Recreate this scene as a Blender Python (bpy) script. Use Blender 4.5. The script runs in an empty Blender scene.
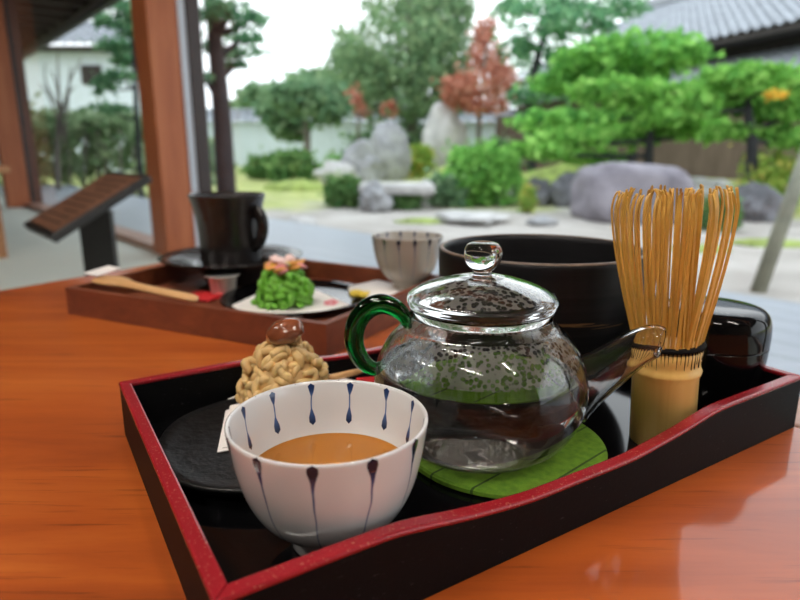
import bpy, bmesh, math, random
import numpy as np
from mathutils import Vector, Matrix, noise as mnoise
random.seed(7); rng = np.random.default_rng(11)
C = bpy.context.scene.collection
PI = math.pi
R_ = math.radians

# ------------------------------------------------------------------ camera
TT = 0.34                       # height of the low table top above the floor
CAMZ = TT + 0.151
FPX, PITCH = 604.0, R_(13.6)
cam = bpy.data.cameras.new('camera'); co = bpy.data.objects.new('camera', cam); C.objects.link(co)
co.location = (0, 0, CAMZ); co.rotation_euler = (PI/2 - PITCH, 0, 0)
cam.sensor_width = 36; cam.lens = FPX*36/800; cam.clip_start = 0.01; cam.clip_end = 300
cam.dof.use_dof = True; cam.dof.focus_distance = 0.262; cam.dof.aperture_fstop = 9.0
bpy.context.scene.camera = co
CF = Vector((0, math.cos(PITCH), -math.sin(PITCH))); CU = Vector((0, math.sin(PITCH), math.cos(PITCH)))
def _dir(px, py): return CF + Vector((1, 0, 0))*((px-400)/FPX) + CU*((300-py)/FPX)
def onz(px, py, z):
    d = _dir(px, py); return Vector((0, 0, CAMZ)) + d*((z-CAMZ)/d.z)
def tp(px, py, h=0.0): return onz(px, py, TT+h)        # a point h above the table top
def at(px, py, Y):
    d = _dir(px, py); return Vector((0, 0, CAMZ)) + d*(Y/d.y)
def gz(x, y):                                           # garden ground: level by the deck, rising gently behind
    d = math.hypot(x, y)
    return -0.35 + 0.35*max(0.0, min(1.0, (d-9)/15))
def onground(px, py):
    z = -0.35
    for _ in range(60):
        p = onz(px, py, min(z, CAMZ-0.02)); z = 0.5*z + 0.5*gz(p.x, p.y)
    return Vector((p.x, p.y, gz(p.x, p.y)))

# ------------------------------------------------------------------ materials
def newmat(name):
    m = bpy.data.materials.new(name); m.use_nodes = True
    nt = m.node_tree; nt.nodes.clear()
    return m, nt, nt.nodes.new('ShaderNodeOutputMaterial')
def N(nt, t, **kw):
    n = nt.nodes.new(t)
    for k, v in kw.items():
        if hasattr(n, k): setattr(n, k, v)
        else: n.inputs[k.replace('_', ' ')].default_value = v
    return n
def math_(nt, op, a, b=None, c=None, clamp=False):
    n = nt.nodes.new('ShaderNodeMath'); n.operation = op; n.use_clamp = clamp
    for i, v in enumerate((a, b, c)):
        if v is None: continue
        if isinstance(v, (int, float)): n.inputs[i].default_value = v
        else: nt.links.new(v, n.inputs[i])
    return n.outputs[0]
def ramp(nt, fac, stops, interp='LINEAR'):
    r = nt.nodes.new('ShaderNodeValToRGB'); r.color_ramp.interpolation = interp
    e = r.color_ramp.elements
    while len(e) < len(stops): e.new(0.5)
    for el, (p, c) in zip(e, stops):
        el.position = p; el.color = (*c, 1) if len(c) == 3 else c
    if fac is not None: nt.links.new(fac, r.inputs[0])
    return r.outputs[0]
def coords(nt, scale=(1, 1, 1), rot=(0, 0, 0), src='Object'):
    tc = nt.nodes.new('ShaderNodeTexCoord'); mp = nt.nodes.new('ShaderNodeMapping')
    mp.inputs['Scale'].default_value = scale; mp.inputs['Rotation'].default_value = rot
    nt.links.new(tc.outputs[src], mp.inputs[0]); return mp.outputs[0]
def noise(nt, vec, scale, detail=4, rough=0.55, dist=0.0):
    n = nt.nodes.new('ShaderNodeTexNoise'); n.inputs['Scale'].default_value = scale
    n.inputs['Detail'].default_value = detail; n.inputs['Roughness'].default_value = rough
    n.inputs['Distortion'].default_value = dist
    if vec is not None: nt.links.new(vec, n.inputs['Vector'])
    return n.outputs['Fac']
def bump(nt, h, strength, dist=0.001):
    b = nt.nodes.new('ShaderNodeBump'); b.inputs['Strength'].default_value = strength; b.inputs['Distance'].default_value = dist
    nt.links.new(h, b.inputs['Height']); return b.outputs[0]
def principled(nt, out, **kw):
    p = nt.nodes.new('ShaderNodeBsdfPrincipled')
    for k, v in kw.items():
        k = k.replace('_', ' ')
        if hasattr(v, 'is_linked'): nt.links.new(v, p.inputs[k])
        else: p.inputs[k].default_value = (*v, 1) if isinstance(v, tuple) and len(v) == 3 and p.inputs[k].type == 'RGBA' else v
    nt.links.new(p.outputs[0], out.inputs[0]); return p
def plain(name, col, rough=0.5, var=0.0, vscale=30, bmp=0.0, bscale=200, bd=0.0005, **kw):
    m, nt, out = newmat(name)
    v = coords(nt)
    base = col
    if var:
        n = noise(nt, v, vscale, 5)
        base = ramp(nt, n, [(0.3, tuple(max(0, c*(1-var)) for c in col)), (0.7, tuple(min(1, c*(1+var)) for c in col))])
    if bmp: kw['Normal'] = bump(nt, noise(nt, v, bscale, 4), bmp, bd)
    principled(nt, out, Base_Color=base, Roughness=rough, **kw)
    return m
def wood(name, c0, c1, c2, scale=(2, 30, 30), rot=(0, 0, 0), rough=0.4, coat=0.0, coat_rough=0.1, bmp=0.05):
    m, nt, out = newmat(name)
    v = coords(nt, scale, rot)
    n = noise(nt, v, 1.0, 8, 0.62, 0.6)
    n2 = noise(nt, coords(nt, tuple(s*0.25 for s in scale), rot), 1.0, 3, 0.5, 0.3)
    f = math_(nt, 'ADD', math_(nt, 'MULTIPLY', n, 0.6), math_(nt, 'MULTIPLY', n2, 0.4))
    base = ramp(nt, f, [(0.34, c0), (0.5, c1), (0.66, c2)])
    principled(nt, out, Base_Color=base, Roughness=rough, Coat_Weight=coat, Coat_Roughness=coat_rough,
               Normal=bump(nt, n, bmp, 0.0004))
    return m
def leafmat(name, stops, trans=0.35, rough=0.6):
    m, nt, out = newmat(name)
    g = nt.nodes.new('ShaderNodeNewGeometry')
    col = ramp(nt, g.outputs['Random Per Island'], stops)
    d = nt.nodes.new('ShaderNodeBsdfDiffuse'); t = nt.nodes.new('ShaderNodeBsdfTranslucent'); mx = nt.nodes.new('ShaderNodeMixShader')
    nt.links.new(col, d.inputs[0]); nt.links.new(col, t.inputs[0]); mx.inputs[0].default_value = trans
    nt.links.new(d.outputs[0], mx.inputs[1]); nt.links.new(t.outputs[0], mx.inputs[2]); nt.links.new(mx.outputs[0], out.inputs[0])
    return m
def panemat(name, tint=(1, 1, 1), ior=1.45):
    m, nt, out = newmat(name)
    tr = N(nt, 'ShaderNodeBsdfTransparent'); tr.inputs[0].default_value = (*tint, 1)
    gl = N(nt, 'ShaderNodeBsdfGlossy'); gl.inputs['Roughness'].default_value = 0.0
    lw = N(nt, 'ShaderNodeLayerWeight'); lw.inputs[0].default_value = 0.5
    f5 = math_(nt, 'ADD', math_(nt, 'MULTIPLY', math_(nt, 'POWER', lw.outputs['Facing'], 5), 0.45), 0.02)
    mx = N(nt, 'ShaderNodeMixShader'); nt.links.new(f5, mx.inputs[0])
    nt.links.new(tr.outputs[0], mx.inputs[1]); nt.links.new(gl.outputs[0], mx.inputs[2]); nt.links.new(mx.outputs[0], out.inputs[0])
    return m
def glassmat(name, col=(1, 1, 1), ior=1.47, rough=0.0, bmp=0.0, bscale=60):
    m, nt, out = newmat(name)
    kw = {}
    if bmp: kw['Normal'] = bump(nt, noise(nt, coords(nt), bscale, 2), bmp, 0.002)
    principled(nt, out, Base_Color=col, Roughness=rough, IOR=ior, Transmission_Weight=1.0, **kw)
    return m

M = {}
def tablewood():
    m, nt, out = newmat('table_wood')
    rot = (0, 0, R_(6))
    n = noise(nt, coords(nt, (3.5, 34, 30), rot), 1.0, 8, 0.62, 0.6)
    n2_ = noise(nt, coords(nt, (1.1, 7, 7), rot), 1.0, 3, 0.5, 0.4)
    f = math_(nt, 'ADD', math_(nt, 'MULTIPLY', n, 0.55), math_(nt, 'MULTIPLY', n2_, 0.45))
    base = ramp(nt, f, [(0.34, (0.25, 0.042, 0.007)), (0.5, (0.42, 0.084, 0.011)), (0.66, (0.56, 0.145, 0.023))])
    pores = ramp(nt, noise(nt, coords(nt, (14, 260, 40), rot), 1.0, 4, 0.6), [(0.60, (1, 1, 1)), (0.72, (0.55, 0.48, 0.45))])
    mx = nt.nodes.new('ShaderNodeMixRGB'); mx.blend_type = 'MULTIPLY'; mx.inputs[0].default_value = 1.0
    nt.links.new(base, mx.inputs[1]); nt.links.new(pores, mx.inputs[2])
    principled(nt, out, Base_Color=mx.outputs[0], Roughness=0.45, Specular_IOR_Level=0.3, Coat_Weight=0.65, Coat_Roughness=0.085, Normal=bump(nt, n, 0.03, 0.0004))
    return m
M['table'] = tablewood()
M['lacquer'] = plain('black_lacquer', (0.003, 0.003, 0.0035), 0.08, Specular_IOR_Level=0.33)
def traywall():
    m, nt, out = newmat('black_lacquer_worn')
    v = coords(nt)
    sp = ramp(nt, noise(nt, coords(nt, (260, 260, 900)), 1.0, 3, 0.6), [(0.66, (0.0025, 0.0025, 0.003)), (0.76, (0.045, 0.045, 0.05))])
    principled(nt, out, Base_Color=sp, Roughness=0.55, Specular_IOR_Level=0.12, Normal=bump(nt, noise(nt, v, 500, 3), 0.12, 0.0005))
    return m
M['traywall'] = traywall()
def rimred():
    m, nt, out = newmat('red_lacquer_rim')
    sp = ramp(nt, noise(nt, coords(nt), 900, 2, 0.6), [(0.62, (0.29, 0.011, 0.018)), (0.72, (0.42, 0.14, 0.09))])
    principled(nt, out, Base_Color=sp, Roughness=0.26, Normal=bump(nt, noise(nt, coords(nt), 350, 3), 0.15, 0.0006))
    return m
M['rimred'] = rimred()
M['traywood'] = wood('brown_tray_wood', (0.10, 0.022, 0.008), (0.17, 0.042, 0.014), (0.24, 0.068, 0.024), (8, 60, 60), (0, 0, R_(-24)), 0.55, 0.0, 0.2)
M['blackware'] = plain('black_stoneware', (0.006, 0.006, 0.006), 0.42, 0.3, 60, 0.6, 160, 0.0010, Specular_IOR_Level=0.25)
M['bowlblack'] = None
M['mugblack'] = plain('black_mug_glaze', (0.012, 0.010, 0.010), 0.22, 0.4, 25, 0.3, 60, 0.002)
M['brownrim'] = plain('worn_brown_rim', (0.12, 0.075, 0.048), 0.4, 0.4, 120)
M['white'] = plain('white_paper', (0.82, 0.78, 0.75), 0.8, 0.03, 80, 0.1, 400)
M['pinkprint'] = plain('pink_print', (0.75, 0.22, 0.26), 0.8, 0.15, 200)
M['porcelain'] = plain('white_porcelain', (0.78, 0.76, 0.73), 0.12)
M['paste'] = plain('cream_bean_paste', (0.70, 0.46, 0.19), 0.55, 0.16, 160, 0.2, 500, 0.0006, Subsurface_Weight=0.12, Subsurface_Radius=(0.004, 0.002, 0.001), Subsurface_Scale=1.0)
M['greenpaste'] = plain('green_bean_paste', (0.15, 0.42, 0.035), 0.5, 0.35, 160, 0.2, 500, 0.0006)
M['chestnut'] = plain('candied_chestnut', (0.22, 0.062, 0.024), 0.22, 0.2, 120, Coat_Weight=0.6, Coat_Roughness=0.07)
M['pink'] = plain('pink_petal', (0.85, 0.30, 0.32), 0.5, 0.15, 200)
M['orange'] = plain('orange_petal', (0.88, 0.40, 0.10), 0.5, 0.2, 200)
M['palepetal'] = plain('pale_petal', (0.86, 0.62, 0.58), 0.5, 0.1, 200)
M['yellow'] = plain('yellow_confection', (0.78, 0.58, 0.06), 0.5, 0.15, 200)
M['bamboo'] = None
M['tine'] = plain('bamboo_tine', (0.72, 0.42, 0.085), 0.38, 0.22, 60)
M['thread'] = plain('black_thread', (0.005, 0.004, 0.004), 0.7, 0, 30, 0.5, 1500, 0.0006, Specular_IOR_Level=0.1)
M['palewood'] = wood('pale_spoon_wood', (0.50, 0.25, 0.09), (0.64, 0.36, 0.15), (0.72, 0.45, 0.22), (10, 80, 80), (0, 0, R_(-20)), 0.45)
M['rednapkin'] = plain('red_napkin', (0.55, 0.012, 0.016), 0.7, 0.1, 80)
M['plastic'] = plain('white_plastic', (0.72, 0.68, 0.64), 0.35)
M['foil'] = plain('foil_lid', (0.6, 0.6, 0.6), 0.3, 0, 30, 0.4, 300, 0.0006, Metallic=0.8)
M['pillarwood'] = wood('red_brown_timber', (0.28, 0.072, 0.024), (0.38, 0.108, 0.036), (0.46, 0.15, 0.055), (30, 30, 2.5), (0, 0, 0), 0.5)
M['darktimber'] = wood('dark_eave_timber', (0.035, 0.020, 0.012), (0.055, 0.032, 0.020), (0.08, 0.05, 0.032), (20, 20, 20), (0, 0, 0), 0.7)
M['darksash'] = plain('dark_sash', (0.030, 0.016, 0.014), 0.45, 0.2, 20)
M['whitestrip'] = plain('pale_metal_strip', (0.55, 0.60, 0.68), 0.4)
M['sill'] = wood('sill_rail_wood', (0.30, 0.15, 0.10), (0.40, 0.22, 0.16), (0.48, 0.28, 0.20), (4, 60, 30), (0, 0, R_(-48)), 0.4)
M['pane'] = panemat('window_glass')
M['plaster'] = plain('interior_plaster', (0.13, 0.105, 0.08), 0.9, 0.05, 3)
M['ceiling'] = wood('ceiling_boards', (0.045, 0.028, 0.018), (0.065, 0.040, 0.026), (0.085, 0.055, 0.036), (1.5, 12, 10), (0, 0, 0), 0.6)
def tatami():
    m, nt, out = newmat('tatami_mat')
    n = noise(nt, coords(nt, (6, 220, 1)), 1.0, 3)
    b = ramp(nt, n, [(0.35, (0.56, 0.61, 0.55)), (0.65, (0.68, 0.72, 0.65))])
    principled(nt, out, Base_Color=b, Roughness=0.6, Normal=bump(nt, n, 0.15, 0.001)); return m
M['tatami'] = tatami()
def deckmat(rz):
    m, nt, out = newmat('grey_deck_boards')
    v = coords(nt, (1, 1, 1), (0, 0, rz))
    sx = nt.nodes.new('ShaderNodeSeparateXYZ'); nt.links.new(v, sx.inputs[0])
    fr = math_(nt, 'FRACT', math_(nt, 'MULTIPLY', sx.outputs[1], 1/0.14))
    gap = math_(nt, 'GREATER_THAN', math_(nt, 'ABSOLUTE', math_(nt, 'SUBTRACT', fr, 0.5)), 0.465)
    n = noise(nt, coords(nt, (3, 40, 1), (0, 0, rz)), 1.0, 5)
    base = ramp(nt, n, [(0.3, (0.27, 0.31, 0.37)), (0.7, (0.40, 0.44, 0.50))])
    mx = nt.nodes.new('ShaderNodeMixRGB'); nt.links.new(gap, mx.inputs[0]); nt.links.new(base, mx.inputs[1]); mx.inputs[2].default_value = (0.14, 0.16, 0.20, 1)
    principled(nt, out, Base_Color=mx.outputs[0], Roughness=0.35); return m
def groundmat():
    m, nt, out = newmat('garden_gravel_and_moss')
    v = coords(nt)
    sx = nt.nodes.new('ShaderNodeSeparateXYZ'); nt.links.new(v, sx.inputs[0])
    nn = noise(nt, v, 0.55, 5, 0.6)
    dist = math_(nt, 'POWER', math_(nt, 'ADD', math_(nt, 'POWER', sx.outputs[0], 2), math_(nt, 'POWER', sx.outputs[1], 2)), 0.5)
    f = math_(nt, 'ADD', dist, math_(nt, 'MULTIPLY', math_(nt, 'SUBTRACT', nn, 0.5), 9))
    moss = math_(nt, 'SMOOTHSTEP', f, 9.3, 11.0) if False else ramp(nt, math_(nt, 'MULTIPLY', f, 0.05), [(0.46, (0, 0, 0)), (0.56, (1, 1, 1))])
    fine = noise(nt, v, 60, 4, 0.7)
    sand = ramp(nt, math_(nt, 'ADD', math_(nt, 'MULTIPLY', fine, 0.5), math_(nt, 'MULTIPLY', noise(nt, v, 1.6, 4), 0.5)),
                [(0.36, (0.30, 0.27, 0.24)), (0.5, (0.42, 0.385, 0.35)), (0.62, (0.52, 0.49, 0.455))])
    gr = ramp(nt, noise(nt, v, 3.0, 6, 0.7), [(0.3, (0.20, 0.26, 0.06)), (0.5, (0.40, 0.44, 0.14)), (0.7, (0.58, 0.55, 0.26))])
    mx = nt.nodes.new('ShaderNodeMixRGB'); nt.links.new(moss, mx.inputs[0]); nt.links.new(sand, mx.inputs[1]); nt.links.new(gr, mx.inputs[2])
    principled(nt, out, Base_Color=mx.outputs[0], Roughness=0.95, Normal=bump(nt, fine, 0.4, 0.02)); return m
M['ground'] = groundmat()
def rockmat(name, c0, c1, sc=3):
    m, nt, out = newmat(name)
    v = coords(nt)
    b = ramp(nt, noise(nt, v, sc, 8, 0.65), [(0.32, c0), (0.68, c1)])
    principled(nt, out, Base_Color=b, Roughness=0.9, Normal=bump(nt, noise(nt, v, sc*4, 8, 0.7), 0.6, 0.05)); return m
M['rock_grey'] = rockmat('grey_rock', (0.20, 0.20, 0.21), (0.46, 0.46, 0.47))
M['rock_mauve'] = rockmat('mauve_grey_rock', (0.15, 0.135, 0.16), (0.34, 0.31, 0.345))
M['rock_dark'] = rockmat('dark_rock', (0.09, 0.09, 0.10), (0.24, 0.24, 0.26))
M['rock_pale'] = rockmat('pale_rock', (0.38, 0.37, 0.36), (0.66, 0.64, 0.62))
M['bark'] = plain('dark_bark', (0.026, 0.027, 0.031), 0.9, 0.4, 6, 0.6, 20, 0.03)
M['barkgrey'] = plain('grey_bark', (0.17, 0.15, 0.13), 0.9, 0.35, 6, 0.6, 20, 0.03)
M['polewood'] = plain('weathered_pole', (0.20, 0.20, 0.15), 0.8, 0.25, 8, 0.3, 40, 0.01)
M['moss'] = plain('moss', (0.28, 0.35, 0.09), 0.95, 0.35, 4, 0.6, 30, 0.03)
M['pine'] = leafmat('pine_needles', [(0, (0.10, 0.30, 0.07)), (0.5, (0.22, 0.52, 0.12)), (1, (0.36, 0.68, 0.17))])
M['pinedeep'] = leafmat('deep_pine_needles', [(0, (0.08, 0.21, 0.12)), (0.5, (0.17, 0.38, 0.19)), (1, (0.30, 0.52, 0.28))])
M['pinebright'] = leafmat('bright_pine_needles', [(0, (0.12, 0.33, 0.07)), (0.5, (0.23, 0.52, 0.10)), (1, (0.38, 0.66, 0.17))])
M['willow'] = leafmat('soft_green_leaves', [(0, (0.12, 0.22, 0.11)), (0.5, (0.23, 0.37, 0.19)), (1, (0.36, 0.47, 0.25))])
M['grove'] = leafmat('dull_green_leaves', [(0, (0.10, 0.20, 0.11)), (0.5, (0.20, 0.34, 0.18)), (1, (0.34, 0.46, 0.27))])
M['shrub'] = leafmat('shrub_leaves', [(0, (0.07, 0.17, 0.06)), (0.5, (0.15, 0.30, 0.10)), (1, (0.27, 0.42, 0.15))])
M['azalea'] = leafmat('azalea_leaves', [(0, (0.12, 0.32, 0.07)), (0.5, (0.22, 0.50, 0.11)), (1, (0.34, 0.62, 0.16))])
M['maple'] = leafmat('red_maple_leaves', [(0, (0.42, 0.14, 0.09)), (0.5, (0.62, 0.26, 0.18)), (1, (0.72, 0.44, 0.34))])
M['yellowleaf'] = leafmat('yellow_green_leaves', [(0, (0.22, 0.40, 0.08)), (0.6, (0.40, 0.55, 0.12)), (1, (0.70, 0.56, 0.16))])
M['hedge'] = leafmat('hedge_leaves', [(0, (0.12, 0.22, 0.10)), (0.5, (0.26, 0.38, 0.20)), (1, (0.42, 0.52, 0.32))])
M['rooftile'] = plain('grey_roof_tile', (0.30, 0.32, 0.35), 0.5, 0.25, 5)
M['whitewash'] = plain('whitewashed_wall', (0.66, 0.73, 0.79), 0.9, 0.04, 2)
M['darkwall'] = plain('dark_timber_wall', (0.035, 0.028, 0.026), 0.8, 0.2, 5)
M['fence'] = wood('brown_fence_boards', (0.10, 0.07, 0.055), (0.15, 0.105, 0.08), (0.20, 0.14, 0.11), (10, 10, 2), (0, 0, 0), 0.8)
M['standblack'] = plain('black_stand_paint', (0.010, 0.009, 0.009), 0.5)
M['water'] = glassmat('clear_water', (0.97, 0.98, 0.97), 1.33)
M['glass'] = glassmat('clear_glass', (0.985, 0.99, 0.985), 1.47, 0.0, 0.04, 90)
M['greenglass'] = glassmat('green_glass', (0.003, 0.15, 0.022), 1.5, 0.0, 0.05, 120)

# ------------------------------------------------------------------ mesh helpers
def mesh(name, verts, faces, mat, parent=None, loc=None, smooth=True, mats=None, idx=None, rz=0):
    me = bpy.data.meshes.new(name)
    me.from_pydata([tuple(v) for v in verts], [], faces); me.update()
    for m in (mats or [mat]): me.materials.append(m)
    if idx is not None: me.polygons.foreach_set('material_index', idx)
    if smooth: me.polygons.foreach_set('use_smooth', [True]*len(me.polygons))
    o = bpy.data.objects.new(name, me); C.objects.link(o)
    if parent is not None: o.parent = parent
    if loc is not None: o.location = loc
    if rz: o.rotation_euler = (0, 0, rz)
    return o
def fix_normals(o):
    bm = bmesh.new(); bm.from_mesh(o.data); bmesh.ops.recalc_face_normals(bm, faces=bm.faces); bm.to_mesh(o.data); bm.free(); return o
def tag(o, label, cat, group=None, kind=None):
    o['label'] = label; o['category'] = cat
    if group: o['group'] = group
    if kind: o['kind'] = kind
    return o
def thing(name, label, cat, loc, rz=0, group=None):
    o = bpy.data.objects.new(name, None); C.objects.link(o); o.empty_display_size = 0.02
    o.location = loc; o.rotation_euler = (0, 0, rz); return tag(o, label, cat, group)
def struct(o): o['kind'] = 'structure'; return o
def join(*parts):
    V, F = [], []
    for v, f in parts:
        b = len(V); V.extend(v); F.extend([tuple(i+b for i in q) for q in f])
    return V, F
def lathe(prof, seg=64, wob=None):
    V, F, rows = [], [], []
    for k, (r, z) in enumerate(prof):
        if r < 1e-7: rows.append([len(V)]); V.append((0, 0, z)); continue
        row = []
        for i in range(seg):
            a = 2*PI*i/seg; rr = r*(wob(a, z) if wob else 1)
            row.append(len(V)); V.append((rr*math.cos(a), rr*math.sin(a), z))
        rows.append(row)
    tagrow = []
    for k in range(len(rows)-1):
        a, b = rows[k], rows[k+1]
        for i in range(seg):
            j = (i+1) % seg
            if len(a) == 1 and len(b) == 1: continue
            if len(a) == 1: F.append((a[0], b[j], b[i]))
            elif len(b) == 1: F.append((a[i], a[j], b[0]))
            else: F.append((a[i], a[j], b[j], b[i]))
            tagrow.append(k)
    return V, F, tagrow
def smoothprof(pts, n=6):
    """Catmull-Rom through a profile."""
    P = [Vector((a, b, 0)) for a, b in pts]; out = []
    for i in range(len(P)-1):
        p0, p1, p2, p3 = P[max(i-1, 0)], P[i], P[i+1], P[min(i+2, len(P)-1)]
        for k in range(n):
            t = k/n
            q = 0.5*((2*p1) + (p2-p0)*t + (2*p0-5*p1+4*p2-p3)*t*t + (3*p1-p0-3*p2+p3)*t**3)
            out.append((max(q.x, 0), q.y))
    out.append(pts[-1]); return out
def smoothpath(pts, n=6):
    P = [Vector(p) for p in pts]; out = []
    for i in range(len(P)-1):
        p0, p1, p2, p3 = P[max(i-1, 0)], P[i], P[i+1], P[min(i+2, len(P)-1)]
        for k in range(n):
            t = k/n
            out.append(0.5*((2*p1) + (p2-p0)*t + (2*p0-5*p1+4*p2-p3)*t*t + (3*p1-p0-3*p2+p3)*t**3))
    out.append(P[-1]); return out
def tube(path, rad, seg=10, cap=True, sx=1.0):
    path = [Vector(p) for p in path]; n = len(path)
    if isinstance(rad, (int, float)): rad = [rad]*n
    elif len(rad) != n:
        rr = []
        for i in range(n):
            t = i/(n-1)*(len(rad)-1); k = min(int(t), len(rad)-2); rr.append(rad[k]+(rad[k+1]-rad[k])*(t-k))
        rad = rr
    V, F = [], []; up = None
    for i in range(n):
        d = (path[min(i+1, n-1)]-path[max(i-1, 0)]).normalized()
        if up is None:
            up = Vector((0, 0, 1)) if abs(d.z) < 0.9 else Vector((1, 0, 0))
        up = (up - d*up.dot(d)).normalized(); s = d.cross(up)
        for k in range(seg):
            a = 2*PI*k/seg; V.append(path[i] + (up*math.cos(a)*sx + s*math.sin(a))*rad[i])
    for i in range(n-1):
        for k in range(seg):
            j = (k+1) % seg
            F.append((i*seg+k, i*seg+j, (i+1)*seg+j, (i+1)*seg+k))
    if cap:
        F.append(tuple(reversed(range(seg)))); F.append(tuple((n-1)*seg+k for k in range(seg)))
    return V, F
def box(sx, sy, sz, c=(0, 0, 0), bev=0.0, seg=2, rot=None):
    bm = bmesh.new(); bmesh.ops.create_cube(bm, size=1)
    bmesh.ops.scale(bm, vec=(sx, sy, sz), verts=bm.verts)
    if bev: bmesh.ops.bevel(bm, geom=bm.edges[:], offset=bev, segments=seg, affect='EDGES', profile=0.7)
    if rot is not None: bmesh.ops.transform(bm, matrix=rot.to_4x4(), verts=bm.verts)
    bmesh.ops.translate(bm, vec=c, verts=bm.verts)
    bm.verts.index_update()
    V = [v.co.copy() for v in bm.verts]; F = [tuple(v.index for v in f.verts) for f in bm.faces]; bm.free(); return V, F
def prism(poly, z0, z1, bev=0.0):
    """solid over a ground polygon"""
    bm = bmesh.new()
    vs = [bm.verts.new((p[0], p[1], z0)) for p in poly]
    f = bm.faces.new(vs); r = bmesh.ops.extrude_face_region(bm, geom=[f])
    bmesh.ops.translate(bm, vec=(0, 0, z1-z0), verts=[g for g in r['geom'] if isinstance(g, bmesh.types.BMVert)])
    bmesh.ops.recalc_face_normals(bm, faces=bm.faces)
    if bev: bmesh.ops.bevel(bm, geom=bm.edges[:], offset=bev, segments=2, affect='EDGES')
    bm.verts.index_update()
    V = [v.co.copy() for v in bm.verts]; F = [tuple(v.index for v in q.verts) for q in bm.faces]; bm.free(); return V, F
def ell(c, rx, ry, rz, sub=3, rot=None, nz=0.0, nf=3.0, seed=0, flat=None):
    bm = bmesh.new(); bmesh.ops.create_icosphere(bm, subdivisions=sub, radius=1)
    for v in bm.verts:
        p = v.co.copy()
        if nz:
            p *= 1 + nz*mnoise.fractal(p*nf*0.6 + Vector((seed*7.3, seed*3.1, seed)), 0.8, 2.0, 4)
        if flat is not None and p.z < flat: p.z = flat
        v.co = (p.x*rx, p.y*ry, p.z*rz)
    if rot is not None: bmesh.ops.transform(bm, matrix=rot.to_4x4(), verts=bm.verts)
    bmesh.ops.translate(bm, vec=c, verts=bm.verts)
    bm.verts.index_update()
    V = [v.co.copy() for v in bm.verts]; F = [tuple(v.index for v in q.verts) for q in bm.faces]; bm.free(); return V, F
def leaves(pads, size, aspect=0.5, up=0.3, fringe=.16):
    """pads: (centre, (rx,ry,rz), count); a diamond per leaf, thick towards the outside of each pad"""
    allv, allf = [], []; base = 0
    for c, r, n in pads:
        d = rng.normal(size=(n, 3)); d /= np.linalg.norm(d, axis=1)[:, None]
        rad = rng.uniform(0.30, 1.0, n)**0.5 + np.where(rng.uniform(size=n) < .22, rng.exponential(fringe, n), 0)
        lump = 1 + 0.16*np.sin(d[:, 0]*7+c[0]*3)*np.sin(d[:, 1]*6+c[1]) + 0.12*np.sin(d[:, 2]*9+c[2]*5)
        p = np.array(c) + d*np.array(r)*(rad*lump)[:, None]
        a = rng.normal(size=(n, 3)); a[:, 2] += up; a /= np.linalg.norm(a, axis=1)[:, None]
        b = np.cross(a, rng.normal(size=(n, 3))); b /= np.linalg.norm(b, axis=1)[:, None]
        s = size*rng.uniform(0.6, 1.3, n)[:, None]
        v = np.stack([p-a*s, p+b*s*aspect, p+a*s, p-b*s*aspect], 1).reshape(-1, 3)
        allv.append(v); f = (np.arange(n)*4)[:, None]+np.arange(4)[None]+base; allf.append(f); base += n*4
    return np.concatenate(allv), np.concatenate(allf)
def leafobj(name, pads, size, mat, parent=None, aspect=0.5, up=0.3, fringe=.16):
    v, f = leaves(pads, size, aspect, up, fringe)
    return mesh(name, v.tolist(), f.tolist(), mat, parent, smooth=False)

# ================================================================== THE ROOM
W0 = onz(160, 252, 0); Wl = onz(28, 207, 0)
t2 = (W0-Wl).to_2d().normalized(); n2 = Vector((-t2.y, t2.x)); n2 = n2 if n2.y > 0 else -n2
WANG = math.atan2(t2.y, t2.x)
def sd(s, d, z=0): return Vector((W0.x + t2.x*s + n2.x*d, W0.y + t2.y*s + n2.y*d, z))
SL = -(W0-Wl).to_2d().length            # where the far post stands
def quadbox(name, s0, s1, d0, d1, z0, z1, mat, parent=None, bev=0.0):
    c = sd((s0+s1)/2, (d0+d1)/2, (z0+z1)/2)
    return mesh(name, *box(s1-s0, d1-d0, z1-z0, c, bev, 2, Matrix.Rotation(WANG, 3, 'Z')), mat, parent, smooth=False)
S0, S1, D0 = -6.5, 6.5, -6.5
struct(quadbox('floor', S0, S1, D0, 0.0, -0.12, 0.0, M['tatami']))
struct(quadbox('ceiling', S0, S1, D0, 0.1, 2.45, 2.55, M['ceiling']))
struct(quadbox('wall_back', S0, S1, D0-0.1, D0, 0, 2.45, M['plaster']))
struct(quadbox('wall_left', S0-0.1, S0, D0, 0.1, 0, 2.45, M['plaster']))
struct(quadbox('wall_right', S1, S1+0.1, D0, 0.1, 0, 2.45, M['plaster']))
struct(quadbox('wall_front', S0, S1, -0.02, 0.24, 2.12, 2.45, M['plaster']))
struct(quadbox('trim_1', S0, S1, -0.04, 0.24, 2.0, 2.12, M['pillarwood']))
# sill rail along the glass
sl = struct(quadbox('trim_2', SL+0.002, -0.002, -0.02, 0.10, 0.0, 0.035, M['sill'])); 
struct(quadbox('trim_3', 0.202, S1, 0.10, 0.24, 0.0, 0.035, M['sill']))
# pillar between the two windows: main post and its slimmer reveal
pz = 2.0
p = struct(quadbox('pillar', 0.0, 0.20, -0.03, 0.10, 0.0, pz, M['pillarwood'], None, 0.006))
p['label'] = 'red-brown timber pillar between the windows'
quadbox('reveal', 0.0, 0.19, 0.10, 0.115, 0.0, pz, M['pillarwood'], p, 0.004)
p = struct(quadbox('wall_post', SL-0.16, SL, -0.16, 0.03, 0.0, pz, M['pillarwood'], None, 0.006))
p['label'] = 'red-brown timber post at the far left'
quadbox('reveal', SL-0.04, SL+0.005, 0.03, 0.13, 0.0, pz, M['darksash'], p, 0.003)
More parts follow.
